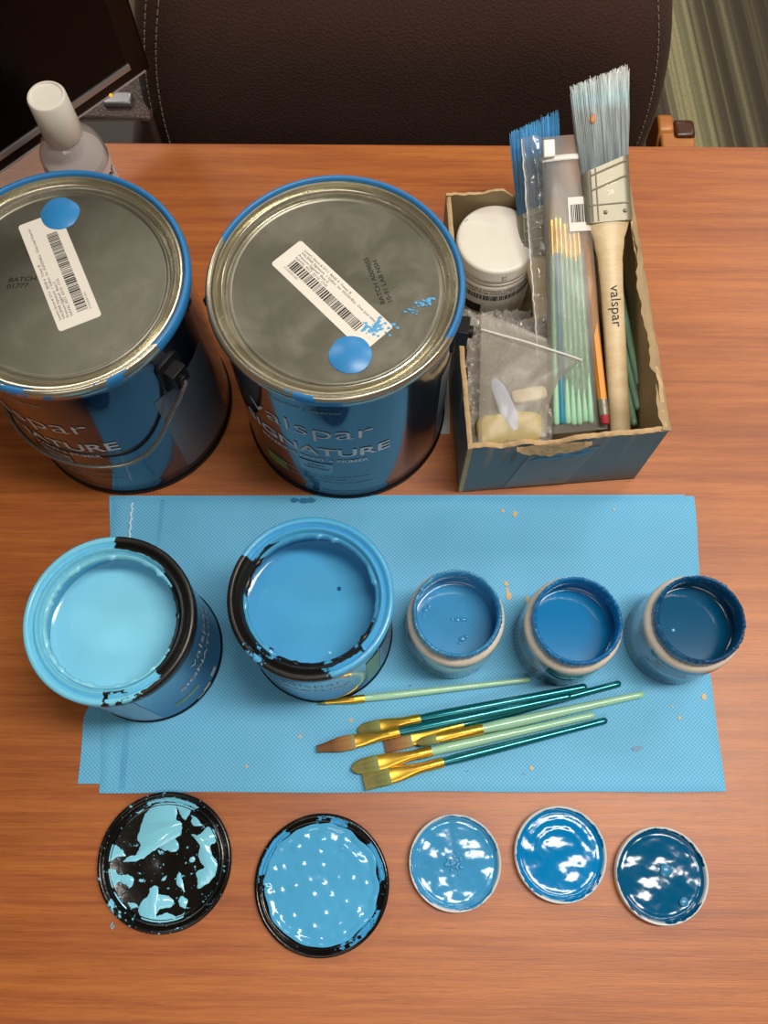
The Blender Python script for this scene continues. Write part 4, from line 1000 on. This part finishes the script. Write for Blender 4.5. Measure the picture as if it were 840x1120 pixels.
# ------------------------------------------------------------------ large brushes
def sash_brush(label, p0, p1, roll, Lh, Lf0, Lf1, Ltip, wf_, wt, slant, bmat, hmat, up, smat='ferrule_steel', text=True):
    b = thing('sash_paintbrush', label, 'paintbrush', mat=frame_mat(p0, p1, up))
    # handle: flat beaver-tail outline, extruded and rounded
    prof = [(0, 8.2), (30, 8.4), (80, 8.7), (Lf0-55, 9.0), (Lf0-32, 9.8), (Lf0-16, 12.2), (Lf0-5, 16.2), (Lf0+1, wf_*.49)]
    h = MB(); n = 20
    pts = []; flt = []
    for k in range(33):
        u = k/32; y = (Lf0+1)*u
        for (a, ra), (c_, rc) in zip(prof, prof[1:]):
            if a <= y <= c_: w = lerp(ra, rc, sstep(a, c_, y)); break
        pts.append((0, y, 0)); flt.append((w, lerp(5.2, 6.6, u)))
    h.tube(pts, 1, 28, flat=flt)
    h.v = [(x, y, z) for x, y, z in h.v]
    hd = h.build('handle', hmat, b, 60)
    if text:
        mb = MB(); vs, fs = text2d('valspar', 11.5, 'LEFT', -.05)
        def surf(x):
            q = max(0, 1-(x/8.9)**2); return 6.6*math.sqrt(q)+.1
        # reads from the ferrule towards the handle end
        mb.add([(q2-2.5, 120-p_, surf(q2-2.5)) for p_, q2 in vs], fs); mb.build('brand_lettering', 'ink', hd)
    def fer(y0, y1l, y1r, w, th, name, parent, mat):
        mb = MB(); ol = rrect(w, th, th*.45, 6); k = len(ol)
        vs = [(x, y0, z) for x, z in ol]+[(x, lerp(y1l, y1r, (x+w/2)/w), z) for x, z in ol]
        fs = [tuple(range(k)), tuple(range(2*k-1, k-1, -1))]+[(i, (i+1) % k, k+(i+1) % k, k+i) for i in range(k)]
        return mb.add(vs, fs).build(name, mat, parent, 40)
    w = wf_
    f = fer(Lf0-3, Lf1-slant*.55, Lf1+slant*.45, w, 15, 'ferrule', b, smat)
    for (o0, o1) in ((2.2, 4.2), (13, 15.2)):
        m2 = MB(); c0, c1 = Lf1-slant*.55, Lf1+slant*.45
        m2.tube([(-w/2+6, lerp(c0, c1, .15)-o1, 7.3), (w/2-3.5, lerp(c0, c1, .92)-o1, 7.2)], .9, 8); m2.build('crimp', smat, f)
    m2 = MB().tube([(-w/2+4, Lf0+10, 7.2), (w/2-3.5, Lf0+10, 7.2)], .8, 8); m2.build('crimp', smat, f)
    for x in (-w/2+6, -w/2+10): MB().tube([(x, Lf0-2, 7.3), (x, lerp(Lf1-slant*.55, Lf1+slant*.45, (x+w/2)/w)-.5, 7.3)], .7, 8).build('fold_seam', smat, f)
    for x in (-3, 12): MB().lathe([(0, 1.5), (1, 1.2), (1.7, .2), (1.7, -1)], 14).map(lambda a, c_, z: (a+x, c_+Lf0+4, z+7.3)).build('nail', smat, f)
    if text:
        mb = MB(); on_plane(mb, '1.5 IN', 4.2, 1, Lf0+24, 8, 7.7, 'CENTER', .05, 1.1); on_plane(mb, '38', 5, 2, Lf0+17, 8, 7.7, 'CENTER', .05); mb.build('stamped_size', plain('stamp_shade', '#8a8578', .4, .7), f)
    # bristles: several hundred filaments in one part
    mb = MB(); rr = random.Random(int(wf_*10))
    nb = 620
    # inner core so the filaments never show daylight
    ol = rrect(w*.94, 11, 5, 6); ol2 = rrect(wt*.9, 6, 2.5, 6); k = len(ol)
    y0 = Lf1-6
    vs = [(x, y0, z) for x, z in ol]+[(x, Ltip-10+slant*1.0*x/wt, z) for x, z in ol2]
    mb.add(vs, [tuple(range(k)), tuple(range(2*k-1, k-1, -1))]+[(i, (i+1) % k, k+(i+1) % k, k+i) for i in range(k)])
    for i in range(nb):
        u = rr.uniform(-1, 1); v = rr.choice((-1, 1, 1))*rr.uniform(.55, 1)
        stray = rr.random() < .035
        x0 = u*w*.48; z0 = v*6.4*math.sqrt(max(.1, 1-u**6))
        x1 = u*wt*.5+rr.gauss(0, .7)+(rr.uniform(-3, 3) if stray else 0); z1 = v*3.6+rr.gauss(0, .5)
        yb = lerp(Lf1-slant*.55, Lf1+slant*.45, u*.5+.5)-4
        yt = Ltip+slant*u*.5+rr.uniform(-5, 1.2)+(rr.uniform(0, 2) if stray else 0)
        r0 = rr.uniform(.32, .5)
        mb.tube([(x0, yb, z0), (lerp(x0, x1, .5)+.4*rr.gauss(0, 1), lerp(yb, yt, .5), lerp(z0, z1, .42)+.5*v), (x1, yt, z1)], [r0, r0*.95, r0*.45], 4, caps=False)
    mb.build('bristles', bmat, b, 60)
    return b
big = sash_brush('large angled brush with pale wooden handle, tallest thing leaning in the box', (189, 289, 45), (165, 537, 160), 0, 0, 171, 212, 277, 37.5, 43, 12, 'br_big', 'pale_wood', (0, -.38, 1))
bd = MB()
bd.lathe([(0, 0), (2.6, 0), (1.9, .8), (0, 1)], 10).map(lambda x, y, z: (x*.8-8+.3*y, y*1.3+245, z+6.4)).build('orange_paint_spot', plain('orange_spot', '#c9793a', .5), big)
blu = sash_brush('blue-stained angled brush standing behind the frosted pouch', (137, 313, 27), (122, 535, 120), 0, 0, 136, 172, 239, 36, 39, 11, 'br_blue', 'pale_wood', (-.35, -.38, 1), text=False)
# mint brush handles lying under the big brush on the right
GM = 'mint brush handles right of the big brush'
for lab, e, s_ in (('mint brush handle highest in the stack right of the big handle', (206.2-2.2, 334, 57), (192, 420, 66)),
                 ('mint brush handle second down, right of the big handle', (203.6, 314.5, 50), (192.5, 398, 57)),
                 ('mint brush handle third down with its end in the corner', (200.8, 303, 45), (190, 388, 50)),
                 ('dark teal brush handle lowest, beside the big handle', (195.5, 301, 39), (188.5, 380, 43))):
    e, s_ = Vector(e), Vector(s_); d = (s_-e).normalized()
    artist_brush(lab, s_+d*46, s_+d*32, s_, e, 'teal' if 'teal' in lab else 'mint', 'br_green', 4, GM if 'teal' not in lab else None, 'round', hr=(2.9, 2.5))
# paper slip between can and box
pa = MB().sheet(lambda u, v: (lerp(38, 56.5, u)+.05*0, lerp(313, 402, v), .5+.15*nz(u*3, v*4)), 8, 12, .3).build('paper_slip', 'paper', None)
tag(pa, 'pale paper slip on the table between gallon can and box', 'paper').location = (0, 0, TZ*S)
# ------------------------------------------------------------------ light
def area(name, loc, sx, sy, power, col=(1, .94, .85), target=(0, .2, TZ*S)):
    l = bpy.data.lights.new(name, 'AREA'); l.shape = 'RECTANGLE'; l.size = sx; l.size_y = sy; l.energy = power; l.color = col
    o = bpy.data.objects.new(name, l); COL.objects.link(o); o.location = loc
    return o
H = TZ*S+1.9
area('ceiling_height_light', (.68, .20, H), 1.2, .28, 36)
area('ceiling_height_light', (-1.5, 2.0, H), 1.2, .6, 26)
area('ceiling_height_light', (1.7, 1.7, H), 1.2, .6, 26)
area('ceiling_height_light', (.2, 3.1, H), 1.2, .4, 16)
area('ceiling_height_light', (-.2, -1.5, H), 1.6, .6, 16)  # unseen lamp added behind the camera, for sheen on the chair back
w = bpy.data.worlds.new('room_ambient'); sc.world = w; w.use_nodes = True
w.node_tree.nodes['Background'].inputs[0].default_value = (1, .93, .85, 1); w.node_tree.nodes['Background'].inputs[1].default_value = .32
# ------------------------------------------------------------------ camera
f, tilt, roll, CH = 1011.46, .3232, -.0021, 725.9
fw = Vector((0, math.sin(tilt), -math.cos(tilt))); rt = Vector((1, 0, 0)); up = rt.cross(fw)
cr, sr = math.cos(roll), math.sin(roll); rt, up = rt*cr+up*sr, rt*-sr+up*cr
cd = bpy.data.cameras.new('camera'); cam = bpy.data.objects.new('camera', cd); COL.objects.link(cam)
cd.sensor_fit = 'VERTICAL'; cd.sensor_height = 24; cd.sensor_width = 18; cd.lens = f/1120*24; cd.clip_start = .02
m = Matrix((rt, up, -fw)).transposed().to_4x4(); m.translation = Vector((0, 0, (CH+TZ)*S)); cam.matrix_world = m
sc.camera = cam
sc.view_settings.view_transform = 'Standard'; sc.view_settings.look = 'None'; sc.view_settings.gamma = 1; sc.view_settings.use_curve_mapping = False
sc.view_settings.exposure = 0.0
